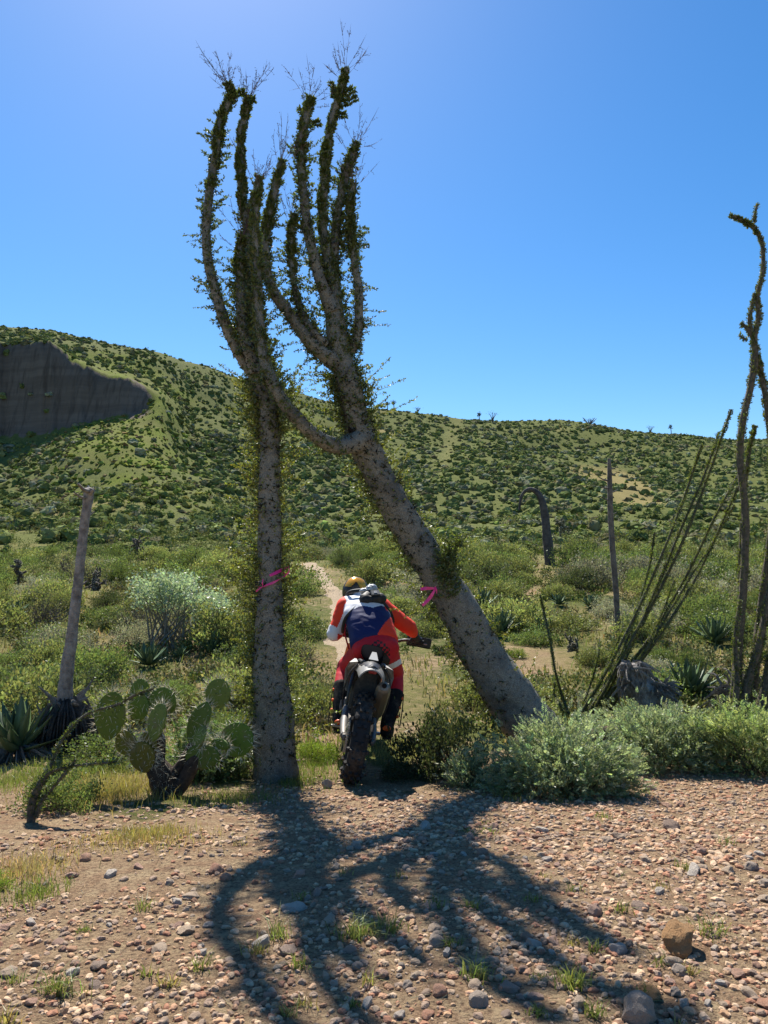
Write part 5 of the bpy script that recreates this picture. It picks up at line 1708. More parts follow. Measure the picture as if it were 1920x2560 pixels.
for s in (-1, 1):
    tube(m, spline([[0.09 * s, 0.58, 0.78], [0.085 * s, 0.25, 0.84], [0.07 * s, -0.02, 0.865]], 8), 0.014, 8)
    tube(m, spline([[0.10 * s, 0.56, 0.46], [0.09 * s, 0.3, 0.66], [0.08 * s, 0.05, 0.83]], 8), 0.013, 8)
    tube(m, spline([[0.10 * s, 0.56, 0.38], [0.10 * s, 0.60, 0.62], [0.06 * s, 0.95, 0.90]], 8), 0.022, 8)
    tube(m, spline([[0.09 * s, 0.56, 0.30], [0.09 * s, 0.85, 0.27], [0.05 * s, 1.05, 0.55], [0.03 * s, 1.06, 0.86]], 10), 0.018, 8)
sub('frame', m, BLACK, bike, True)
m = MB()
box(m, [0, 0.72, 0.40], (0.13, 0.16, 0.11), bev=0.03)
box(m, [0, 0.82, 0.58], (0.09, 0.10, 0.12), bev=0.02)
tube(m, [[-0.16, 0.68, 0.38], [0.16, 0.68, 0.38]], [0.09, 0.09], 18)
sub('engine', m, ALU, bike)
m = MB()
box(m, [0, 0.30, 0.62], (0.105, 0.05, 0.16), bev=0.02)
box(m, [0, 0.24, 0.49], (0.075, 0.008, 0.09), bev=0.004)
sub('airbox', m, BLACK, bike)


def loft(mb, sections, mat=0):
    """closed rings (k x 3 each) joined one to the next, ends capped"""
    S = np.array(sections, float); n, k_ = S.shape[:2]
    i = np.arange(n - 1)[:, None] * k_; j = np.arange(k_)[None, :]; j2 = (j + 1) % k_
    mb.add(S.reshape(-1, 3), np.stack([i + j, i + j2, i + k_ + j2, i + k_ + j], -1).reshape(-1, 4), mat)
    mb.add(S[0][::-1], [list(range(k_))], mat); mb.add(S[-1], [list(range(k_))], mat)


def ring(y, z, hw, hh, n=14, p=0.6):
    a = np.linspace(0, 2 * math.pi, n, endpoint=False)
    f = lambda v: np.sign(v) * np.abs(v) ** p
    return np.stack([hw * f(np.cos(a)), np.full(n, y), z + hh * f(np.sin(a))], 1)


m = MB(); loft(m, [ring(-0.06, 0.895, 0.05, 0.02), ring(-0.02, 0.905, 0.07, 0.035), ring(0.2, 0.915, 0.085, 0.045), ring(0.45, 0.905, 0.085, 0.05), ring(0.72, 0.915, 0.07, 0.05), ring(0.86, 0.945, 0.05, 0.035)])
sub('seat', m, SEATM, bike, True)
# rear fender: an arched shell
m = MB(); secs = []
ys = [0.22, 0.10, -0.02, -0.14, -0.24, -0.30]
for i, y in enumerate(ys):
    hw = [0.115, 0.112, 0.108, 0.102, 0.097, 0.092][i]; top = [0.875, 0.880, 0.884, 0.884, 0.876, 0.862][i]; drop = [0.10, 0.095, 0.085, 0.075, 0.07, 0.065][i]
    a = np.linspace(-1, 1, 13)
    o_ = np.stack([hw * a, np.full(13, y), top - drop * np.abs(a) ** 2.4], 1)
    n_ = np.stack([(hw - 0.007) * a[::-1], np.full(13, y), top - 0.008 - drop * np.abs(a[::-1]) ** 2.4], 1)
    secs.append(np.vstack([o_, n_]))
loft(m, secs)
fender = sub('rear_fender', m, plain('fender_plastic', (0.17, 0.165, 0.155), 0.55, dirt=0.6, dirt_col=(0.3, 0.25, 0.18)), bike, True)
m = MB(); secs = []
for i, y in enumerate([0.0, -0.10, -0.2, -0.262]):
    hw = 0.085 - 0.008 * i; top = [0.893, 0.896, 0.892, 0.882][i]
    a = np.linspace(-1, 1, 9)
    o_ = np.stack([hw * a, np.full(9, y), top - 0.05 * np.abs(a) ** 2.2], 1); n_ = o_[::-1] - [0, 0, 0.007]
    secs.append(np.vstack([o_, n_]))
loft(m, secs)
sub('fender_cap', m, BLACK, fender, True)
m = MB()
m.add([[-0.035, -0.10, 0.905], [0.035, -0.10, 0.905], [0.016, -0.02, 0.952], [-0.016, -0.02, 0.952], [-0.035, -0.07, 0.895], [0.035, -0.07, 0.895], [0.016, 0.0, 0.945], [-0.016, 0.0, 0.945]], [[0, 1, 2, 3], [5, 4, 7, 6], [1, 5, 6, 2], [4, 0, 3, 7], [3, 2, 6, 7]])
sub('tail_piece', m, WHITE, fender)
m = MB(); box(m, [0, -0.285, 0.845], (0.03, 0.012, 0.012), bev=0.005)
sub('tail_light', m, plain('red_lens', (0.25, 0.01, 0.01), 0.2, dirt=0.3), fender)
for s in (-1, 1):
    m = MB()
    a = np.array([[0.115, 0.02, 0.855], [0.165, 0.04, 0.84], [0.185, 0.10, 0.78], [0.17, 0.14, 0.64], [0.145, 0.22, 0.60], [0.14, 0.42, 0.66], [0.12, 0.42, 0.83]])
    a[:, 0] *= s
    b = a.copy(); b[:, 0] -= s * 0.012; b[:, 1] += 0.02
    k_ = len(a); V = np.vstack([a, b]); j = np.arange(k_); j2 = (j + 1) % k_
    m.add(V, np.stack([j, j2, k_ + j2, k_ + j], -1)); m.add(a, [list(range(k_))]); m.add(b, [list(range(k_))[::-1]])
    sub('side_panel', m, WHITE, bike)
# muffler
m = MB(); a0 = np.array([0.122, 0.27, 0.485]); a1 = np.array([0.108, -0.15, 0.742])
tube(m, spline([a0 - (a1 - a0) * 0.1, a0, (a0 + a1) / 2, a1 - (a1 - a0) * 0.12, a1], 10), [0.022, 0.044, 0.050, 0.053, 0.054, 0.055, 0.055, 0.053, 0.048, 0.034], 8)
muf = sub('muffler', m, EXH, bike)
m = MB(); e = unit(a1 - a0)
tube(m, [a1 + e * 0.004, a1 + e * 0.014], [0.017, 0.017], 14)
sub('exhaust_tip', m, HOLE_SHADE, muf)  # solid plug; the darkness inside the outlet is painted as its colour
m = MB()
tube(m, spline([a0, [0.13, 0.42, 0.47], [0.13, 0.7, 0.5], [0.08, 0.98, 0.55], [0.02, 0.98, 0.62]], 14), 0.021, 10)
sub('exhaust_pipe', m, EXH, bike, True)
# number plate loops and cables hanging behind the panels
m = MB()
tube(m, spline([[-0.10, -0.02, 0.85], [-0.15, 0.0, 0.76], [-0.165, 0.05, 0.62], [-0.15, 0.1, 0.5]], 12), 0.006, 6)
tube(m, spline([[0.10, -0.02, 0.85], [0.15, 0.0, 0.77], [0.175, 0.05, 0.62], [0.16, 0.1, 0.48]], 12), 0.006, 6)
sub('luggage_strap', m, BLACK, bike, True)
# pegs, tank, shrouds, fork, fenders, bars
for s in (-1, 1):
    m = MB(); box(m, [0.15 * s, 0.55, 0.262], (0.05, 0.022, 0.010), bev=0.004)
    box(m, [0.12 * s, 0.56, 0.30], (0.02, 0.02, 0.03), bev=0.005)
    sub('foot_peg', m, STEEL, bike)
m = MB(); loft(m, [ring(0.62, 0.90, 0.09, 0.06), ring(0.78, 0.92, 0.13, 0.09), ring(0.95, 0.93, 0.12, 0.09), ring(1.03, 0.93, 0.06, 0.06)])
sub('fuel_tank', m, BLACK, bike, True)
for s in (-1, 1):
    m = MB(); tube(m, [[0.10 * s, 0.99, 1.02], [0.10 * s, 1.47, 0.345]], [0.028, 0.024], 10)
    sub('fork_leg', m, STEEL, bike, True)
    m = MB()
    a = np.array([[0.13, 0.7, 0.90], [0.19, 0.95, 0.88], [0.2, 1.12, 0.74], [0.16, 1.0, 0.60], [0.13, 0.75, 0.74]]); a[:, 0] *= s
    b = a.copy(); b[:, 0] -= 0.012 * s
    j = np.arange(5); j2 = (j + 1) % 5
    m.add(np.vstack([a, b]), np.stack([j, j2, 5 + j2, 5 + j], -1)); m.add(a, [[0, 1, 2, 3, 4]]); m.add(b, [[4, 3, 2, 1, 0]])
    sub('radiator_shroud', m, ORANGE_P, bike)
m = MB(); secs = []
for i, y in enumerate([1.12, 1.3, 1.5, 1.75, 1.95]):
    a = np.linspace(-1, 1, 9); hw = [0.06, 0.075, 0.075, 0.065, 0.045][i]; top = [0.80, 0.81, 0.80, 0.77, 0.74][i]
    o_ = np.stack([hw * a, np.full(9, y), top - 0.03 * a ** 2], 1); secs.append(np.vstack([o_, o_[::-1] - [0, 0, 0.008]]))
loft(m, secs)
sub('front_fender', m, WHITE, bike, True)
HL = np.array(at(868, 1580, 6.50)); HR = np.array(at(1042, 1604, 6.52))       # the two grips
hc = loc((HL + HR) / 2); hc[1] += 0.07; hc[2] += 0.0
bl, br = loc(HL), loc(HR)
m = MB()
tube(m, spline([bl - (br - bl) * 0.06, bl + (br - bl) * 0.16, bl * 0.68 + br * 0.32 + [0, 0.05, -0.03], bl * 0.32 + br * 0.68 + [0, 0.05, -0.03], br - (br - bl) * 0.16, br + (br - bl) * 0.06], 24), 0.013, 10)
hb = sub('handlebar', m, BLACK, bike, True)
for p, q in ((bl, br), (br, bl)):
    d = unit(q - p)
    m = MB(); tube(m, [p - d * 0.06, p + d * 0.065], [0.018, 0.018], 12)
    sub('grip', m, RUBBER, hb, True)
    m = MB(); tube(m, spline([p + d * 0.06 + [0, 0.03, -0.01], p - d * 0.02 + [0, 0.09, -0.02], p - d * 0.10 + [0, 0.06, -0.02]], 8), 0.006, 6)
    sub('lever', m, STEEL, hb, True)
    m = MB(); box(m, p - d * 0.03 + np.array([0, 0.10, -0.01]), (0.11, 0.014, 0.045), bev=0.012)
    sub('hand_guard', m, BLACK, hb)

# ================================================================== RIDER
def blob(mb, c, r, M=None):
    v, f = ico(2)
    v = v * np.asarray(r)
    if M is not None: v = v @ np.asarray(M).T
    mb.add(v + np.asarray(c), f)


def limb(mb, pts, rads):
    """tapered chain of balls through pts"""
    pts = [np.array(p, float) for p in pts]
    for a, b, ra_, rb in zip(pts[:-1], pts[1:], rads[:-1], rads[1:]):
        n = max(2, int(np.linalg.norm(b - a) / (0.3 * min(ra_, rb))) + 1)
        for t in np.linspace(0, 1, n):
            r_ = ra_ + (rb - ra_) * t
            blob(mb, a + (b - a) * t, (r_, r_, r_))


def skin(mb, voxel, it=6, fac=0.5):
    """melt overlapping balls into one continuous surface"""
    me = mb.mesh('tmp')
    o = bpy.data.objects.new('tmp', me); COL.objects.link(o)
    rm = o.modifiers.new('r', 'REMESH'); rm.mode = 'VOXEL'; rm.voxel_size = voxel
    sm = o.modifiers.new('s', 'SMOOTH'); sm.iterations = it; sm.factor = fac
    dg = bpy.context.evaluated_depsgraph_get(); dg.update()
    out = bpy.data.meshes.new_from_object(o.evaluated_get(dg))
    bpy.data.objects.remove(o); bpy.data.meshes.remove(me)
    return out


def centers(me):
    v = np.empty(len(me.vertices) * 3, np.float32); me.vertices.foreach_get('co', v); v = v.reshape(-1, 3)
    n = len(me.polygons); c = np.empty(n * 3, np.float32); me.polygons.foreach_get('center', c)
    return v, c.reshape(-1, 3)


def wrinkle(me, amp, freq, seed):
    v, _ = centers(me)
    nn = np.empty(len(v) * 3, np.float32); me.vertices.foreach_get('normal', nn); nn = nn.reshape(-1, 3)
    h = fbm(v[:, 0] * freq + v[:, 1] * freq * 0.6, v[:, 2] * freq * 1.4 + v[:, 1] * freq * 0.4, seed, 3)
    ridge = 0.5 - np.abs(h) * 2
    me.vertices.foreach_set('co', (v + nn * (ridge * amp)[:, None]).astype(np.float32).ravel()); me.update()


A = lambda px, py, D: np.array(at(px, py, D))
hip = A(937, 1618, 6.05); chest = A(908, 1520, 6.36); neck = A(896, 1492, 6.47); headc = A(889, 1480, 6.56)
spine = unit(chest - hip); lat = unit(np.array([1.0, 0.03, -0.16])); lat = unit(lat - spine * lat.dot(spine)); bk = np.cross(lat, spine)
bk = bk if bk[1] < 0 else -bk                      # points out of the back, towards the camera
MT = np.stack([lat, bk, spine], 1)
hipL, hipR = A(912, 1628, 6.08), A(962, 1630, 6.08)
kneeL, kneeR = A(866, 1668, 6.42), A(986, 1682, 6.42)
calfL, calfR = A(856, 1712, 6.26), A(988, 1735, 6.26)
ankL, ankR = A(848, 1800, 6.08), A(967, 1815, 6.08)
shL, shR = A(866, 1516, 6.36), A(955, 1520, 6.36)
elL, elR = A(836, 1584, 6.33), A(1022, 1568, 6.36)
wrL, wrR = HL + unit(elL - HL) * 0.07 + [0, 0, 0.02], HR + unit(elR - HR) * 0.07 + [0, 0, 0.025]

rider = thing('person', 'rider in red pants and orange, white and blue jersey crouched over the motorcycle', 'person', tuple(hip))
SKIN = plain('skin', (0.42, 0.25, 0.18), 0.5, dirt=0.0)
JWHITE = plain('jersey_white', (0.72, 0.72, 0.76), 0.75, dirt=0.12, scale=30, bump=0.3)
JBLUE = plain('jersey_blue', (0.004, 0.011, 0.085), 0.7, dirt=0.02, scale=30, bump=0.3)
JORANGE = plain('jersey_orange', (0.82, 0.045, 0.012), 0.7, dirt=0.04, scale=30, bump=0.3)
PRED = plain('pants_red', (0.52, 0.008, 0.018), 0.7, dirt=0.06, scale=30, bump=0.3)
PBLACK = plain('pants_black', (0.012, 0.010, 0.012), 0.6, dirt=0.05)
BOOTM = plain('boot_black', (0.016, 0.015, 0.015), 0.8, dirt=0.35, spec=0.12)


def torso(mb, g):
    for t in np.linspace(0, 1, 9):
        c_ = hip + (chest - hip) * t + bk * 0.03 * math.sin(t * math.pi)
        w_ = np.interp(t, [0, 0.35, 0.8, 1], [0.175, 0.160, 0.180, 0.175]) + g
        d_ = np.interp(t, [0, 0.35, 0.8, 1], [0.125, 0.115, 0.125, 0.11]) + g
        blob(mb, c_, (w_, d_, 0.09 + g * 0.3), MT)


m = MB()
torso(m, -0.012)
limb(m, [chest, neck, headc], [0.09, 0.06, 0.085])
for a, b, c_ in ((shL, elL, wrL), (shR, elR, wrR)): limb(m, [chest * 0.4 + a * 0.6, a, b, c_], [0.07, 0.062, 0.043, 0.030])
for a, b, c_, d_ in ((hipL, kneeL, calfL, ankL), (hipR, kneeR, calfR, ankR)): limb(m, [a, b, c_, d_], [0.085, 0.058, 0.054, 0.04])
me = skin(m, 0.018)
obj('body', me, SKIN, rider, True)
for p in me.polygons: p.use_smooth = True

# pants
m = MB()
for t in np.linspace(-0.10, 0.16, 4):
    blob(m, hip + (chest - hip) * t + bk * 0.01, (0.195, 0.14, 0.09), MT)
blob(m, (hipL + hipR) / 2 + [0, -0.02, -0.03], (0.17, 0.13, 0.10))
for a, b, c_ in ((hipL, kneeL, calfL), (hipR, kneeR, calfR)): limb(m, [a, a * 0.5 + b * 0.5, b, c_], [0.112, 0.097, 0.082, 0.068])
me = skin(m, 0.0085, 5)
wrinkle(me, 0.004, 12, 3)
for p in me.polygons: p.use_smooth = True
_, cc = centers(me)
rel = cc - (hipL + hipR) / 2
lx = rel @ lat; lz = rel[:, 2]
mi = np.zeros(len(cc), np.int32)
chk = (np.floor(lx * 42) + np.floor(lz * 50)).astype(int) % 2
lx = lx + 0.012
arch = (lz - 0.035) / 0.10 + (lx / 0.105) ** 2
patch = (np.abs(lx + 0.0) < 0.10) & (cc[:, 1] < hip[1] + 0.05)
mi[patch & (arch < 0.0)] = 1
mi[patch & (arch >= 0.0) & (arch < 0.75) & (chk == 0)] = 1
kr = cc - (hipR * 0.45 + kneeR * 0.55)
mi[(np.abs(kr[:, 2] - kr[:, 0] * 0.35) < 0.028) & (kr[:, 0] > -0.03) & (cc[:, 0] > hipR[0] - 0.02)] = 2
for mm in (PRED, PBLACK, JWHITE): me.materials.append(mm)
me.polygons.foreach_set('material_index', mi)
obj('pants', me, PRED, rider, True)

# jersey
m = MB()
for t in np.linspace(0.06, 1.0, 34):
    c_ = hip + (chest - hip) * t + bk * (0.012 + 0.035 * math.sin(t * math.pi))
    w_ = np.interp(t, [0, 0.35, 0.8, 1], [0.205, 0.195, 0.195, 0.18]); d_ = np.interp(t, [0, 0.35, 0.8, 1], [0.15, 0.145, 0.145, 0.12])
    blob(m, c_, (w_, d_, 0.07), MT)
limb(m, [chest, neck], [0.10, 0.065])
for a, b, c_ in ((shL, elL, wrL), (shR, elR, wrR)):
    limb(m, [chest * 0.45 + a * 0.55, a, a * 0.45 + b * 0.55, b, c_ * 0.8 + b * 0.2], [0.10, 0.088, 0.072, 0.066, 0.044])
me = skin(m, 0.0085, 10)
wrinkle(me, 0.005, 9, 9)
for p in me.polygons: p.use_smooth = True
_, cc = centers(me)
rel = cc - hip
t_ = rel @ spine / np.linalg.norm(chest - hip); x_ = rel @ lat


def seg_d(p, a, b):
    ab = b - a; u = np.clip((p - a) @ ab / ab.dot(ab), 0, 1)
    return np.linalg.norm(p - (a + u[:, None] * ab), axis=1), u


def arm_info(a, b, c_):
    d1, u1 = seg_d(cc, a, b); d2, u2 = seg_d(cc, b, c_)
    return np.minimum(d1, d2), np.where(d1 < d2, u1, 1 + u2)


dl, ul = arm_info(shL, elL, wrL); dr, ur = arm_info(shR, elR, wrR)
mi = np.full(len(cc), 0, np.int32)                                       # 0 white 1 blue 2 orange
mi[t_ < 0.68 - 0.10 * np.clip(1 - np.abs(x_ - 0.02) / 0.09, 0, 1)] = 1
mi[(t_ < (x_ - 0.0) / 0.17 * 0.46) & (x_ > 0) & (t_ < 0.62)] = 2
mi[(x_ > 0.135) & (t_ > 0.58)] = 2
armL = ((dl < 0.092) & (x_ < -0.15)) | (x_ < -0.205)
armR = ((dr < 0.092) & (x_ > 0.15)) | (x_ > 0.215)
ax_l = cc[:, 0] - np.interp(ul, [0, 1, 2], [shL[0], elL[0], wrL[0]])
mi[armL] = 2
mi[armL & (ul < 0.95) & (ax_l > 0.005)] = 0
mi[armL & (ul > 0.78) & (ul < 1.15) & (ax_l < 0.03)] = 0
mi[armR] = 2
sr = np.abs(x_ - 0.155 - 0.06 * (0.9 - t_)) < 0.012
mi[sr & (t_ > 0.55) & ~armR] = 0
for mm in (JWHITE, JBLUE, JORANGE): me.materials.append(mm)
me.polygons.foreach_set('material_index', mi)
obj('jersey', me, JWHITE, rider, True)

# gloves with fingers closed round the grips
GLOVE = plain('glove_black', (0.02, 0.02, 0.022), 0.6, dirt=0.1)
for w_, h_, q_ in ((wrL, HL, HR), (wrR, HR, HL)):
    d = unit(q_ - h_)                                   # along the bar, inwards
    m = MB()
    limb(m, [w_ + (w_ - h_) * 0.5, w_, h_ + [0, -0.015, 0.03]], [0.040, 0.034, 0.034])
    pal = h_ + np.array([0, -0.012, 0.026])
    blob(m, pal, (0.05, 0.028, 0.02), np.stack([d, unit(np.cross(d, [0, 0, 1.0])), [0, 0, 1.0]], 1))
    for i, L in enumerate((0.95, 1.08, 1.0, 0.8)):
        b0 = h_ + d * (0.036 - 0.024 * i)
        limb(m, [b0 + [0, 0.0, 0.034], b0 + np.array([0, 0.032, 0.026]) * L, b0 + np.array([0, 0.040, -0.006]) * L, b0 + np.array([0, 0.018, -0.028]) * L], [0.0115, 0.0105, 0.0098, 0.009])
    limb(m, [h_ + d * 0.045 + [0, -0.02, 0.02], h_ + d * 0.062 + [0, -0.022, -0.004], h_ + d * 0.058 + [0, 0.006, -0.026]], [0.014, 0.012, 0.010])
    me = skin(m, 0.004, 3)
    for p in me.polygons: p.use_smooth = True
    obj('glove', me, GLOVE, rider, True)

# boots
for cal, ank, sg, heel_px in ((calfL, ankL, -1, (850, 1793)), (calfR, ankR, 1, (965, 1813))):
    m = MB()
    toe = ank + np.array([0.02 * sg, 0.20, -0.055])
    limb(m, [cal * 0.95 + ank * 0.05, cal * 0.5 + ank * 0.5, ank], [0.074, 0.067, 0.056])
    limb(m, [ank + [0, -0.012, -0.045], ank + [0.01 * sg, 0.09, -0.055], toe], [0.056, 0.052, 0.044])
    me = skin(m, 0.008, 4)
    for p in me.polygons: p.use_smooth = True
    bo = obj('boot', me, BOOTM, rider, True)
    m = MB()
    for t in np.linspace(0, 1, 9):
        blob(m, ank + [0.008 * sg * t, -0.03 + 0.23 * t, -0.088], (0.044 - 0.008 * t, 0.045, 0.012))
    me = skin(m, 0.007, 2)
    so = sub('sole', me, RUBBER, bo); so.matrix_parent_inverse = Matrix.Identity(4)
    m = MB()
    blob(m, ank + [0, -0.060, -0.005], (0.034, 0.016, 0.022))
    h2 = sub('heel_patch', m, ORANGE_P, bo, True); h2.matrix_parent_inverse = Matrix.Identity(4)
    for t in (0.12, 0.42, 0.7):
        p = cal * (1 - t) + ank * t
        m = MB(); box(m, p + np.array([0.066 * sg, -0.018, 0]), (0.010, 0.022, 0.011), bev=0.004)
        h2 = sub('buckle', m, ORANGE_P, bo); h2.matrix_parent_inverse = Matrix.Identity(4)
    m = MB(); p = cal * 0.2 + ank * 0.8
    tube(m, spline([cal + [0.07 * sg, -0.02, 0], (cal + p) / 2 + [0.085 * sg, -0.03, -0.02], p + [0.09 * sg, -0.03, -0.06]], 8), 0.005, 5)
    h2 = sub('strap', m, BOOTM, bo); h2.matrix_parent_inverse = Matrix.Identity(4)

# helmet with goggles pushed round to its back
HELM = plain('helmet_black', (0.02, 0.02, 0.022), 0.28, dirt=0.15)
hv, hf = ico(4)
m = MB()
hs = hv * np.array([0.118, 0.145, 0.128])
chin = (hv[:, 1] > 0.35) & (hv[:, 2] < -0.05)
hs[chin] += np.array([0, 0.06, -0.02]) * np.clip((hv[chin][:, 1:2] - 0.35) * 2, 0, 1)
tl = Matrix.Rotation(math.radians(-24), 3, 'X') @ Matrix.Rotation(math.radians(9), 3, 'Y')
TM = np.array(tl)
m.add(hs @ TM.T + headc, hf)
he = obj('helmet', m, HELM, rider, True)
m = MB(); secs = []
for i, y in enumerate([0.05, 0.12, 0.19, 0.25]):
    a = np.linspace(-1, 1, 9); hw = [0.095, 0.10, 0.09, 0.07][i]
    o_ = np.stack([hw * a, np.full(9, y), 0.125 - 0.008 * i - 0.03 * a ** 2], 1); secs.append(np.vstack([o_, o_[::-1] - [0, 0, 0.008]]) @ TM.T + headc)
loft(m, secs)
h2 = sub('peak', m, JORANGE, he, True); h2.matrix_parent_inverse = Matrix.Identity(4)


def helmet_patch(az, el, grow, notch=0.0):
    """curved patch on the helmet, az/el in degrees as seen from behind"""
    na, ne = 25, 9
    V = []
    for j in range(ne):
        for i in range(na):
            a = math.radians(az[0] + (az[1] - az[0]) * i / (na - 1)); f_ = j / (ne - 1)
            lo = el[0] + notch * math.exp(-((i - (na - 1) / 2) / 3.2) ** 2)
            rim = 1 - 0.18 * abs(2 * i / (na - 1) - 1) ** 4
            e = math.radians(lo + (el[1] * rim - lo) * f_)
            V.append([math.sin(a) * math.cos(e) * 0.118 * grow, -math.cos(a) * math.cos(e) * 0.145 * grow, math.sin(e) * 0.128 * grow])
    V = np.array(V)
    return V


def patch_mesh(V, inner, M):
    na, ne = 25, 9
    m = MB()
    i = np.arange(ne - 1)[:, None] * na; j = np.arange(na - 1)[None, :]
    f = np.stack([i + j, i + j + 1, i + na + j + 1, i + na + j], -1).reshape(-1, 4)
    m.add(V @ M.T + headc, f); m.add(inner @ M.T + headc, f[:, ::-1])
    bi = list(range(na)) + [na * (r_ + 1) - 1 for r_ in range(1, ne)] + [na * (ne - 1) + c_ for c_ in range(na - 2, -1, -1)] + [na * r_ for r_ in range(ne - 2, 0, -1)]
    L = len(bi); W = np.vstack([V[bi], inner[bi]]); q = np.arange(L); q2 = (q + 1) % L
    m.add(W @ M.T + headc, np.stack([q, L + q, L + q2, q2], -1))
    return m


GM = np.array(Matrix.Rotation(math.radians(6), 3, 'Y'))
gog = sub('goggle_frame', patch_mesh(helmet_patch((-62, 62), (6, 72), 1.09), helmet_patch((-62, 62), (6, 72), 0.98), GM), BLACK, he, True)
gog.matrix_parent_inverse = Matrix.Identity(4)
k = N('goggle_lens')
n_ = k.noise(6.0, k.coord('Object'), 2)
k.principled(k.mix(n_, (0.95, 0.30, 0.03), (0.95, 0.55, 0.05)), 0.12, 0.55, spec=0.8)
ln = sub('goggle_lens', patch_mesh(helmet_patch((-50, 50), (18, 64), 1.125, 24), helmet_patch((-50, 50), (18, 64), 1.08, 24), GM), k.mat, he, True)
ln.matrix_parent_inverse = Matrix.Identity(4)

# backpack, its pouch and straps
PACK = plain('pack_black', (0.012, 0.012, 0.013), 0.6, dirt=0.1, scale=25, bump=0.5)
PGREY = plain('pack_silver', (0.42, 0.43, 0.43), 0.33, 0.3, dirt=0.1, scale=25, bump=0.6)
up2 = spine
pc = chest + bk * 0.17 - up2 * 0.035 + lat * 0.04
pack = thing('backpack', 'small black and silver hydration pack on the back of the rider', 'backpack', tuple(pc))
m = MB()
for dx, dz, rx, rz in ((0, 0, 0.085, 0.075), (-0.05, -0.03, 0.06, 0.06), (0.06, -0.035, 0.065, 0.05), (0, -0.05, 0.10, 0.035)):
    blob(m, pc + lat * dx + up2 * dz, (rx, 0.048, rz), MT)
me = skin(m, 0.008, 3); wrinkle(me, 0.005, 24, 4)
for p in me.polygons: p.use_smooth = True
pk = obj('bag', me, PACK, pack, True)
m = MB()
blob(m, pc + lat * 0.015 + up2 * 0.062 + bk * 0.02, (0.052, 0.045, 0.045), MT); blob(m, pc + lat * -0.055 + up2 * 0.055 + bk * 0.008, (0.035, 0.03, 0.03), MT)
me = skin(m, 0.006, 2); wrinkle(me, 0.006, 40, 6)
for p in me.polygons: p.use_smooth = True
obj('top_pouch', me, PGREY, pack, True)
m = MB()
box(m, pc + lat * 0.025 + bk * 0.052 - up2 * 0.012, (0.038, 0.008, 0.030), M=MT, bev=0.006)
lp = obj('badge_panel', m, plain('pack_grey', (0.10, 0.105, 0.11), 0.5), pack)
for dz, wd in ((0.007, 0.011), (-0.006, 0.014)):
    m = MB(); box(m, pc + lat * 0.025 + bk * 0.0615 - up2 * (0.012 - dz), (wd, 0.001, 0.003), M=MT)
    q = sub('badge_mark', m, JWHITE, lp); q.matrix_parent_inverse = Matrix.Identity(4)
for sg in (-1, 1):
    m = MB()
    s0 = pc + lat * 0.08 * sg - up2 * 0.05
    pts = spline([s0, hip + (chest - hip) * 0.62 + lat * 0.185 * sg + bk * 0.10, hip + (chest - hip) * 0.55 + lat * 0.215 * sg, hip + (chest - hip) * 0.62 + lat * 0.20 * sg - bk * 0.10], 14)
    tube(m, pts, 0.014, 8, flat=0.6)
    obj('strap', m, PACK, pack, True)
    m = MB()
    pts = spline([pc + lat * 0.06 * sg + up2 * 0.08, chest + lat * 0.11 * sg + up2 * 0.10 + bk * 0.10, chest + lat * 0.13 * sg + up2 * 0.13 - bk * 0.02, chest + lat * 0.13 * sg - bk * 0.13], 14)
    tube(m, pts, 0.016, 8, flat=0.6)
    obj('strap', m, PACK, pack, True)
m = MB()
tube(m, spline([A(866, 1553, 6.25), A(862, 1580, 6.22), A(866, 1600, 6.2), A(872, 1622, 6.2)], 12), 0.007, 6)
tag(obj('cord', m, PRED, smooth=True), 'thin red cord hanging beside the left hip of the rider', 'cord')

# ================================================================== STONES
STONE_COL = {cn: tuple(min(0.75, 1.2 * q) for q in cb) for cn, cb in {'pinkish': (0.48, 0.285, 0.205), 'tan': (0.50, 0.375, 0.26), 'grey': (0.37, 0.30, 0.24), 'dark': (0.27, 0.19, 0.145), 'rusty': (0.42, 0.21, 0.13), 'pale': (0.55, 0.48, 0.40)}.items()}
STONE = {}
for cn, cb in STONE_COL.items():
    k = N('stone_' + cn)
    v_ = k.coord('Object')
    rnd = k.n('ShaderNodeObjectInfo').outputs['Random']
    n1 = k.noise(3.0, v_, 5); n2 = k.noise(14.0, v_, 5, 0.7)
    base = k.mix(k.math('MULTIPLY', rnd, 0.4), cb, (0.40, 0.31, 0.24))
    c = k.mix(k.ramp(n1, [(0.35, (0, 0, 0)), (0.7, (1, 1, 1))]), base, k.mix(0.4, base, (0.48, 0.38, 0.29)))
    c = k.mix(0.4, c, k.ramp(n2, [(0.3, (0.5, 0.46, 0.43)), (0.65, (1, 1, 1))]), 'MULTIPLY')
    k.principled(c, 0.9, normal=k.bump(n2, 0.7, 0.05), spec=0.12)
    STONE[cn] = k.mat
k = N('orange_rock')
v_ = k.coord('Object'); n1 = k.noise(4, v_, 5); n2 = k.noise(22, v_, 6, 0.7)
c = k.mix(n1, (0.60, 0.30, 0.12), (0.68, 0.44, 0.23))
c = k.mix(0.5, c, k.ramp(n2, [(0.3, (0.4, 0.35, 0.3)), (0.65, (1, 1, 1))]), 'MULTIPLY')
k.principled(c, 0.9, normal=k.bump(n2, 0.9, 0.06), spec=0.2)
OROCK = k.mat
k = N('pebble')
n1 = k.noise(90.0, k.pos(), 4)
c = k.mix(0.4, k.attr('col'), k.ramp(n1, [(0.3, (0.45, 0.42, 0.4)), (0.65, (1, 1, 1))]), 'MULTIPLY')
k.principled(c, 0.88, normal=k.bump(n1, 0.5, 0.01), spec=0.2)
PEBBLE = k.mat

rk = np.random.default_rng(55)


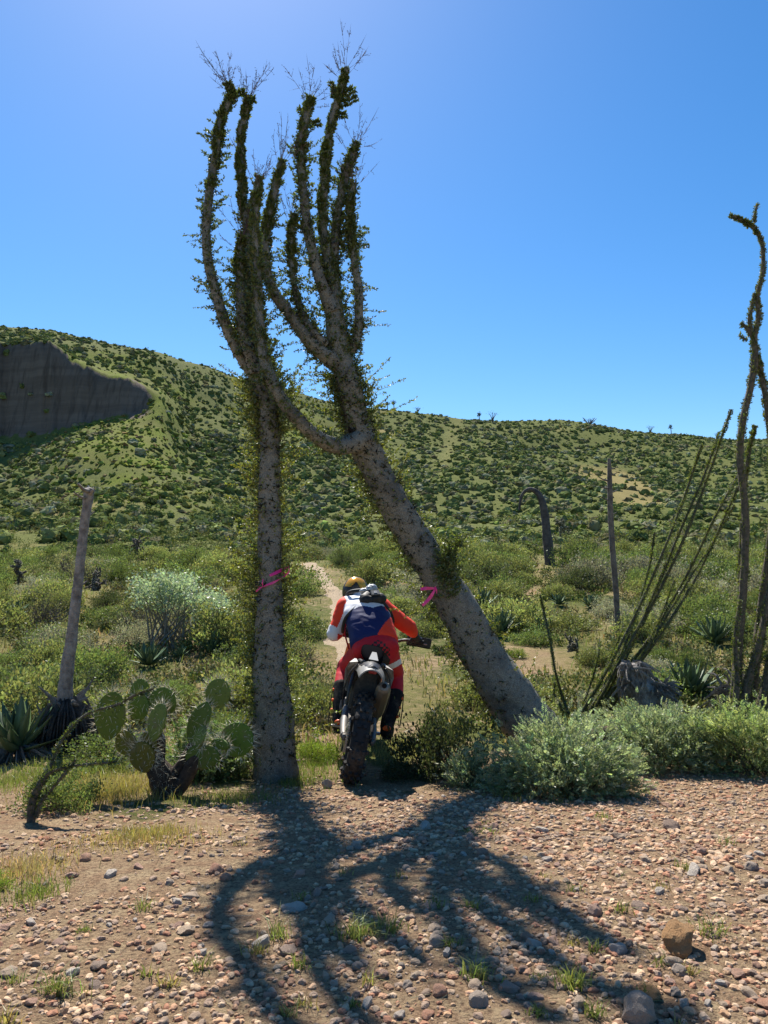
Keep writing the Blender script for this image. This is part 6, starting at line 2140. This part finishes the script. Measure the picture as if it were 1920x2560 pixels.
def stone_shape(level, r, cuts=7):
    v, f = ico(level)
    v = v.copy()
    for _ in range(cuts):                       # chip flat facets off
        n = unit(r.normal(size=3)); d = r.uniform(0.55, 0.9)
        over = np.clip(v @ n - d, 0, None)
        v = v - over[:, None] * n * 0.9
    ph = r.uniform(0, 6, 3)
    v *= (1 + 0.07 * np.sin(v[:, 0] * 4 + ph[0]) * np.sin(v[:, 1] * 5 + ph[1]) + 0.05 * np.sin(v[:, 2] * 7 + v[:, 0] * 6 + ph[2]) + (0.04 if level < 2 else 0.016) * r.normal(size=len(v)))[:, None]
    v *= np.array([1, r.uniform(0.6, 0.95), r.uniform(0.45, 0.75)])
    return v, f


def stone_mesh(level, r, mat):
    v, f = stone_shape(level, r)
    m = MB(); m.add(v, f)
    me = m.mesh('stone', False); me.materials.append(mat)
    return me


SM = [(cn, stone_mesh(2, rk, STONE[cn])) for cn in ('pinkish', 'pinkish', 'tan', 'tan', 'grey', 'dark', 'rusty', 'pale', 'pinkish', 'tan', 'pale', 'rusty', 'tan', 'pinkish')]
STONES = []


def stone(x, y, s, label=None, mat_mesh=None, sink=0.25, tall=1.0):
    cn, me_ = SM[rk.integers(len(SM))]
    o = bpy.data.objects.new('stone', mat_mesh or me_)
    COL.objects.link(o)
    o.location = (x, y, gz(x, y) + s * (0.5 - sink) * 0.8 * tall)
    o.rotation_euler = (rk.normal() * 0.2, rk.normal() * 0.2, rk.uniform(0, 6.283))
    o.scale = (s, s, s * tall)
    tag(o, label, 'stone', 'stones lying on the gravel')
    px, py = to_px(x, y, 0.0)
    STONES.append([px, py, s, o, label is None, cn])
    return o


def nstone(px, py, w, label, **kw):
    g = G(px, py)
    return stone(g.x, g.y, w * 0.5 * px_m(g.y), label, **kw)


nstone(1700, 2375, 112, 'large rough orange rock on the sunny gravel', mat_mesh=stone_mesh(3, rk, OROCK), tall=1.05, sink=0.15)
nstone(1595, 2545, 100, 'big grey-brown boulder cut off by the bottom frame edge', tall=1.3)
nstone(1625, 2500, 66, 'tan angular rock touching the big boulder at the bottom', mat_mesh=stone_mesh(2, rk, OROCK))
nstone(1195, 2520, 56, 'rounded reddish stone at the bottom in the tree shadow')
nstone(1445, 2525, 60, 'grey rounded stone just left of the big bottom boulder')
nstone(1488, 2300, 48, 'brown cube-like stone at the tip of a shadow branch', tall=1.3)
nstone(1678, 2075, 42, 'pointed reddish rock left of the frame edge on the gravel', tall=1.4)
nstone(1300, 2093, 36, 'dark round stone at the edge of the leaning tree shadow', tall=1.2)
nstone(816, 1972, 32, 'upright brown stone beside the motorcycle tyre', tall=1.5, sink=0.05)
nstone(890, 2120, 40, 'flat pink stone between the two tree shadows')
nstone(735, 2285, 66, 'flat slab stone inside the upright tree shadow', tall=0.5)
nstone(655, 2375, 54, 'grey round stone beside the curving shadow branch')
nstone(720, 2385, 44, 'pale stone right of the grey round stone in the shadow')
nstone(820, 2310, 56, 'grey flat stone in the middle of the upright tree shadow', tall=0.6)
nstone(1335, 1965 + 415, 40, 'mauve stone lying left of the orange rock')
nstone(1290, 2385, 30, 'small rusty stone left of the mauve stone')
nstone(1545, 2380, 46, 'dusky pink stone between orange rock and shadow')
nstone(1735, 2190, 54, 'wide brown stone in the rubble right of the shadow', tall=0.8)
nstone(1755, 2140, 40, 'flat tan stone farther up in the rubble right')
nstone(1610, 2160, 34, 'tall grey stone in the rubble right of the shadow', tall=1.2)
nstone(395, 2390, 56, 'low grey stone in the left gravel', tall=0.7)
nstone(465, 2340, 46, 'dark angular stone near the left shadow branch')
nstone(440, 2265, 44, 'flat reddish stone in the left gravel', tall=0.6)
nstone(160, 2500, 44, 'reddish stone in the bottom left gravel')
nstone(480, 2250, 60, 'brown slab left of the curving shadow', tall=0.5)
nstone(1560, 1965, 34, 'dark red stone at the edge of the ferny shrubs')
nstone(1622, 1975, 40, 'pale angular stone below the ferny shrubs')
nstone(1175, 2100, 34, 'dark stone within the leaning tree shadow')
# the other larger stones
used = [(s[3].location.x, s[3].location.y, s[2]) for s in STONES]
n0 = len(STONES); tries = 0
while len(STONES) < 296 and tries < 9000:
    tries += 1
    px, py = rk.uniform(-20, 1940), 1985 + 575 * rk.random() ** 0.9
    if px < 760 and rk.random() < 0.4: continue
    g = G(px, py)
    s = (0.014 + 0.022 * rk.random() ** 2.0 + (0.004 if px > 1000 else 0)) * (0.75 if g.y < 3 else 1.0)
    if px < 500 and py < 2150: continue
    if any((g.x - a) ** 2 + (g.y - b) ** 2 < (0.9 * (s + c)) ** 2 for a, b, c in used): continue
    used.append((g.x, g.y, s))
    stone(g.x, g.y, s, sink=0.3)
# their labels: size, zone of the gravel, order from the left
SZ = [(0, 360, 'at far left'), (360, 600, 'left of the curving shadow'), (600, 860, 'in the upright shadow'), (860, 1060, 'between both shadows'), (1060, 1330, 'in the leaning shadow'), (1330, 1600, 'right of all shadows'), (1600, 9999, 'at the right edge')]
SRW = [(0, 2070, 'near the plants'), (2070, 2160, 'above mid gravel'), (2160, 2270, 'at mid gravel'), (2270, 2400, 'low on the gravel'), (2400, 9999, 'along the bottom')]
cells = {}
for s in STONES:
    if not s[4]: continue
    zn = [z[2] for z in SZ if z[0] <= max(0, s[0]) < z[1]][0]; rw_ = [z[2] for z in SRW if z[0] <= s[1] < z[1]][0]
    cells.setdefault((s[5], 'small' if s[2] < 0.018 else 'larger', zn, rw_), []).append(s)
ORD_ = ['first', 'second', 'third', 'fourth', 'fifth', 'sixth', 'seventh', 'eighth', 'ninth', 'tenth']
for (cn, sz, zn, rw_), L in cells.items():
    L.sort(key=lambda s: s[0])
    for i, s in enumerate(L):
        s[3]['label'] = '%s %s stone %s %s%s' % (sz, cn, zn, rw_, '' if len(L) == 1 else ', %s from left' % ORD_[min(i, 9)])

# pebbles too many to count
mb = MB()
OV = np.array([[1, 0, 0], [-1, 0, 0], [0, 1, 0], [0, -1, 0], [0, 0, 1], [0, 0, -1.0]]); OF = np.array([[0, 2, 4], [2, 1, 4], [1, 3, 4], [3, 0, 4], [2, 0, 5], [1, 2, 5], [3, 1, 5], [0, 3, 5]])
chips = [(OV * (0.75 + 0.5 * rk.random((6, 1))) * [1, 0.8, 0.6] + 0.12 * rk.normal(size=(6, 3)), OF) for _ in range(12)]
shapes = [stone_shape(0, rk, 3) for _ in range(10)] + [stone_shape(1, rk, 5) for _ in range(8)]
PCOL = np.array([1.16, 1.04, 0.88]) * np.array([(0.36, 0.23, 0.16), (0.42, 0.30, 0.21), (0.30, 0.24, 0.20), (0.46, 0.36, 0.27), (0.33, 0.18, 0.125), (0.27, 0.21, 0.175), (0.44, 0.35, 0.27), (0.40, 0.27, 0.18)])
NP = 37000
pxs = rk.uniform(-60, 1980, NP); Ds = 1.6 + 4.2 * rk.random(NP) ** 1.1
Xs = (pxs - 960) / FPX * Ds
dens = np.clip(0.72 + fbm(Xs / 0.5, Ds / 0.5, 71, 3) * 1.3 + np.clip((pxs - 900) / 2400, -0.3, 0.4) - np.clip((Ds - 4.6) / 1.4, 0, 1) * 0.65, 0.03, 1)
keep = rk.random(NP) < dens
Xs, Ds = Xs[keep], Ds[keep]
Zs = ground(Xs, Ds)
for x, y, z in zip(Xs, Ds, Zs):
    s = (0.0034 + 0.021 * rk.random() ** 2.3) * (0.72 if y < 3 else 0.9)
    big = s > 0.0135
    v, f = shapes[rk.integers(10, 18)] if big else shapes[rk.integers(0, 10)] if s > 0.0055 else chips[rk.integers(12)]
    a = rk.uniform(0, 6.283); ca, sa = math.cos(a), math.sin(a)
    w = v * s
    w = np.stack([w[:, 0] * ca - w[:, 1] * sa, w[:, 0] * sa + w[:, 1] * ca, w[:, 2]], 1)
    mb.add(w + [x, y, z + s * 0.15], f, 0, PCOL[rk.integers(8)] * rk.uniform(0.7, 1.2))
tag(obj('pebbles', mb, PEBBLE), 'small brown and grey pebbles strewn over the foreground', 'pebbles', kind='stuff')

# ================================================================== GRASS AND WEEDS
def blades(mb, x, y, h, col, lean=0.45, width=0.0016, r=rk):
    """curved grass blades at x,y (arrays): three-point strips"""
    n = len(x); z = ground(x, y) - 0.004
    b = np.stack([x, y, z], 1)
    d = r.normal(size=(n, 2)) * lean
    h = np.broadcast_to(h, (n,))
    m_ = b + np.stack([d[:, 0] * h * 0.35, d[:, 1] * h * 0.35, h * 0.6], 1)
    t = b + np.stack([d[:, 0] * h, d[:, 1] * h, h * (0.95 - 0.2 * np.abs(d[:, 0]))], 1)
    a = r.uniform(0, 6.283, n); s = np.stack([np.cos(a), np.sin(a), 0 * a], 1) * np.broadcast_to(width, (n,))[:, None]
    v = np.stack([b - s, b + s, m_ + s * 0.8, m_ - s * 0.8, t], 1).reshape(-1, 3)
    i = np.arange(n)[:, None] * 5
    c = np.repeat(col, 5, axis=0)
    k0 = mb.n
    mb.add(v, i + np.array([[0, 1, 2, 3]]), 0, c)
    mb.v.append(np.zeros((0, 3))); mb.c.append(np.zeros((0, 3)))
    mb.f.append(i + np.array([[3, 2, 4]]) + k0); mb.m.append(np.zeros(n, np.int32))


gr = MB()
def patch_grass(px, py, wpx, hpx, n, h, col, dv=0.25, lean=0.4):
    g = G(px, py)
    X = g.x + rk.normal(size=n) * wpx * 0.5 * px_m(g.y) * 0.6
    k0 = hpx / (CAMZ * FPX) * g.y ** 2
    Y = g.y + rk.normal(size=n) * k0 * 0.5 * 0.6
    blades(gr, X, Y, h * (0.4 + 0.8 * rk.random(n)), vary(col, n, dv, 0.08, rk), lean)


YG = (0.29, 0.25, 0.09); FG = (0.17, 0.205, 0.055); STRAW = (0.36, 0.28, 0.14)
patch_grass(270, 1985, 240, 90, 2600, 0.11, YG)
patch_grass(250, 1930, 300, 60, 1800, 0.10, FG)
patch_grass(360, 2090, 170, 70, 800, 0.06, YG)
patch_grass(330, 2110, 320, 90, 700, 0.05, STRAW)
patch_grass(60, 2180, 180, 120, 700, 0.06, STRAW)
patch_grass(30, 1960, 160, 120, 1400, 0.09, FG)
patch_grass(90, 2240, 120, 80, 400, 0.05, FG)
patch_grass(780, 1920, 170, 80, 1600, 0.08, (0.14, 0.2, 0.04))
patch_grass(740, 1960, 90, 40, 500, 0.06, FG)
patch_grass(560, 2000, 200, 50, 900, 0.07, FG)
patch_grass(1020, 1880, 220, 60, 900, 0.05, YG)
for q in range(9):
    patch_grass(1180 + 440 * rk.random(), 1985 + 25 * rk.random(), 40, 22, int(rk.integers(20, 60)), rk.uniform(0.04, 0.07), (YG, FG)[q % 2])
for _ in range(60):                                   # scattered tufts on the gravel
    px, py = rk.uniform(0, 1920), rk.uniform(2040, 2600)
    w = 1.0 if (560 < px < 1350) else 0.6
    if rk.random() > w: continue
    patch_grass(px, py, 40, 18, int(rk.integers(12, 45)), rk.uniform(0.025, 0.06), (FG, YG, FG)[rk.integers(3)], 0.25, 0.6)
for px, py, w, n in ((890, 2345, 70, 240), (1430, 2470, 60, 200), (1190, 2450, 60, 140), (150, 2510, 90, 240), (950, 2330, 90, 160), (690, 2360, 50, 120), (1780, 2350, 60, 120)):
    patch_grass(px, py, w, 26, n // 2, 0.07, (0.19, 0.22, 0.07), 0.25, 0.6)
tag(obj('grass', gr, GRASS), 'thin green and straw-coloured grass tufts on the gravel', 'grass', kind='stuff')

gr = MB()
n = 20000
px_ = rk.uniform(-100, 2020, n); D_ = 6.2 + 22 * rk.random(n) ** 1.6
X_ = (px_ - 960) / FPX * D_
m_ok = (vnoise(X_ / 0.8, D_ / 0.8, 81) + 0.6 * vnoise(X_ / 2.5, D_ / 2.5, 83) > -0.12)
pd = np.min(np.hypot(path_c[None, ::3, 0] - X_[:, None], path_c[None, ::3, 1] - D_[:, None]), axis=1)
m_ok &= pd > 0.4
X_, D_ = X_[m_ok], D_[m_ok]
pick = rk.random(len(X_))[:, None]
cols = np.where(pick < 0.55, vary((0.14, 0.16, 0.055), len(X_), 0.25, 0.08, rk), vary((0.26, 0.21, 0.105), len(X_), 0.25, 0.08, rk))
blades(gr, X_, D_, (0.06 + 0.10 * rk.random(len(X_))), cols, 0.4, 0.004 + 0.0005 * D_)
tag(obj('meadow_grass', gr, GRASS), 'green and dry grass growing between the shrubs of the flat', 'grass', kind='stuff')

# low undergrowth filling the flat between the larger shrubs
r3 = np.random.default_rng(88)
mb = MB()
und = []
for q in range(10):
    C = r3.normal(size=(16, 3)) * [0.5, 0.5, 0.22] + [0, 0, 0.35]; kk = r3.integers(16, size=190)
    und.append((C[kk] + r3.normal(size=(190, 3)) * 0.14, r3.normal(size=(190, 3)) + [0, 0, 0.5]))
cnt = 0
while cnt < 2500:
    D = 7.0 + 50 * r3.random() ** 1.25; px = r3.uniform(-150, 2070); x = (px - 960) / FPX * D
    z = gz(x, D); sx, sy = to_px(x, D, z)
    if hides(sx, sy, D, 14) or off_path(x, D) < 0.45 + 0.012 * D or any(a < sx < b and c < sy < d for a, b, c, d in blocked) or (900 < sx < 1150 and sy > 1640):
        cnt += 0.2; continue
    cnt += 1
    P, d = und[r3.integers(10)]
    s = r3.uniform(0.12, 0.26) * (1 + 1.6 * np.clip((D - 20) / 20, 0, 1))
    base = [(0.15, 0.17, 0.065), (0.11, 0.14, 0.045), (0.18, 0.185, 0.09), (0.16, 0.145, 0.08)][r3.integers(4)]
    a = r3.uniform(0, 6.283); R = np.array([[math.cos(a), -math.sin(a), 0], [math.sin(a), math.cos(a), 0], [0, 0, 1]])
    n = 100 if D < 18 else 60 if D < 30 else 44
    leaves(mb, (P[:n] * s) @ R.T + [x, D, z], d[:n], 0.03 + 0.0022 * D, 0.018 + 0.0012 * D, vary(base, n, 0.22, 0.07, r3), 0, r3)
tag(obj('undergrowth', mb, LEAF_FAR), 'low mixed green undergrowth covering the flat between the shrubs', 'undergrowth', kind='stuff')

# dry straws and twig litter on the gravel
lm = MB()
n = 420
lp = rk.uniform(-40, 1960, n); ld_ = 1.9 + 3.8 * rk.random(n)
lx_ = (lp - 960) / FPX * ld_; an = rk.uniform(0, 6.283, n); ll = 0.02 + 0.09 * rk.random(n) ** 2
ex_, ey_ = lx_ + np.cos(an) * ll, ld_ + np.sin(an) * ll
hair(lm, np.stack([lx_, ld_, ground(lx_, ld_) + 0.006], 1), np.stack([ex_, ey_, ground(ex_, ey_) + 0.008 + 0.01 * rk.random(n)], 1), 0.0011, vary((0.38, 0.30, 0.2), n, 0.3, 0.08, rk))
tag(obj('straw_litter', lm, TWIGC), 'dry straws and twig bits lying on the gravel', 'litter', kind='stuff')
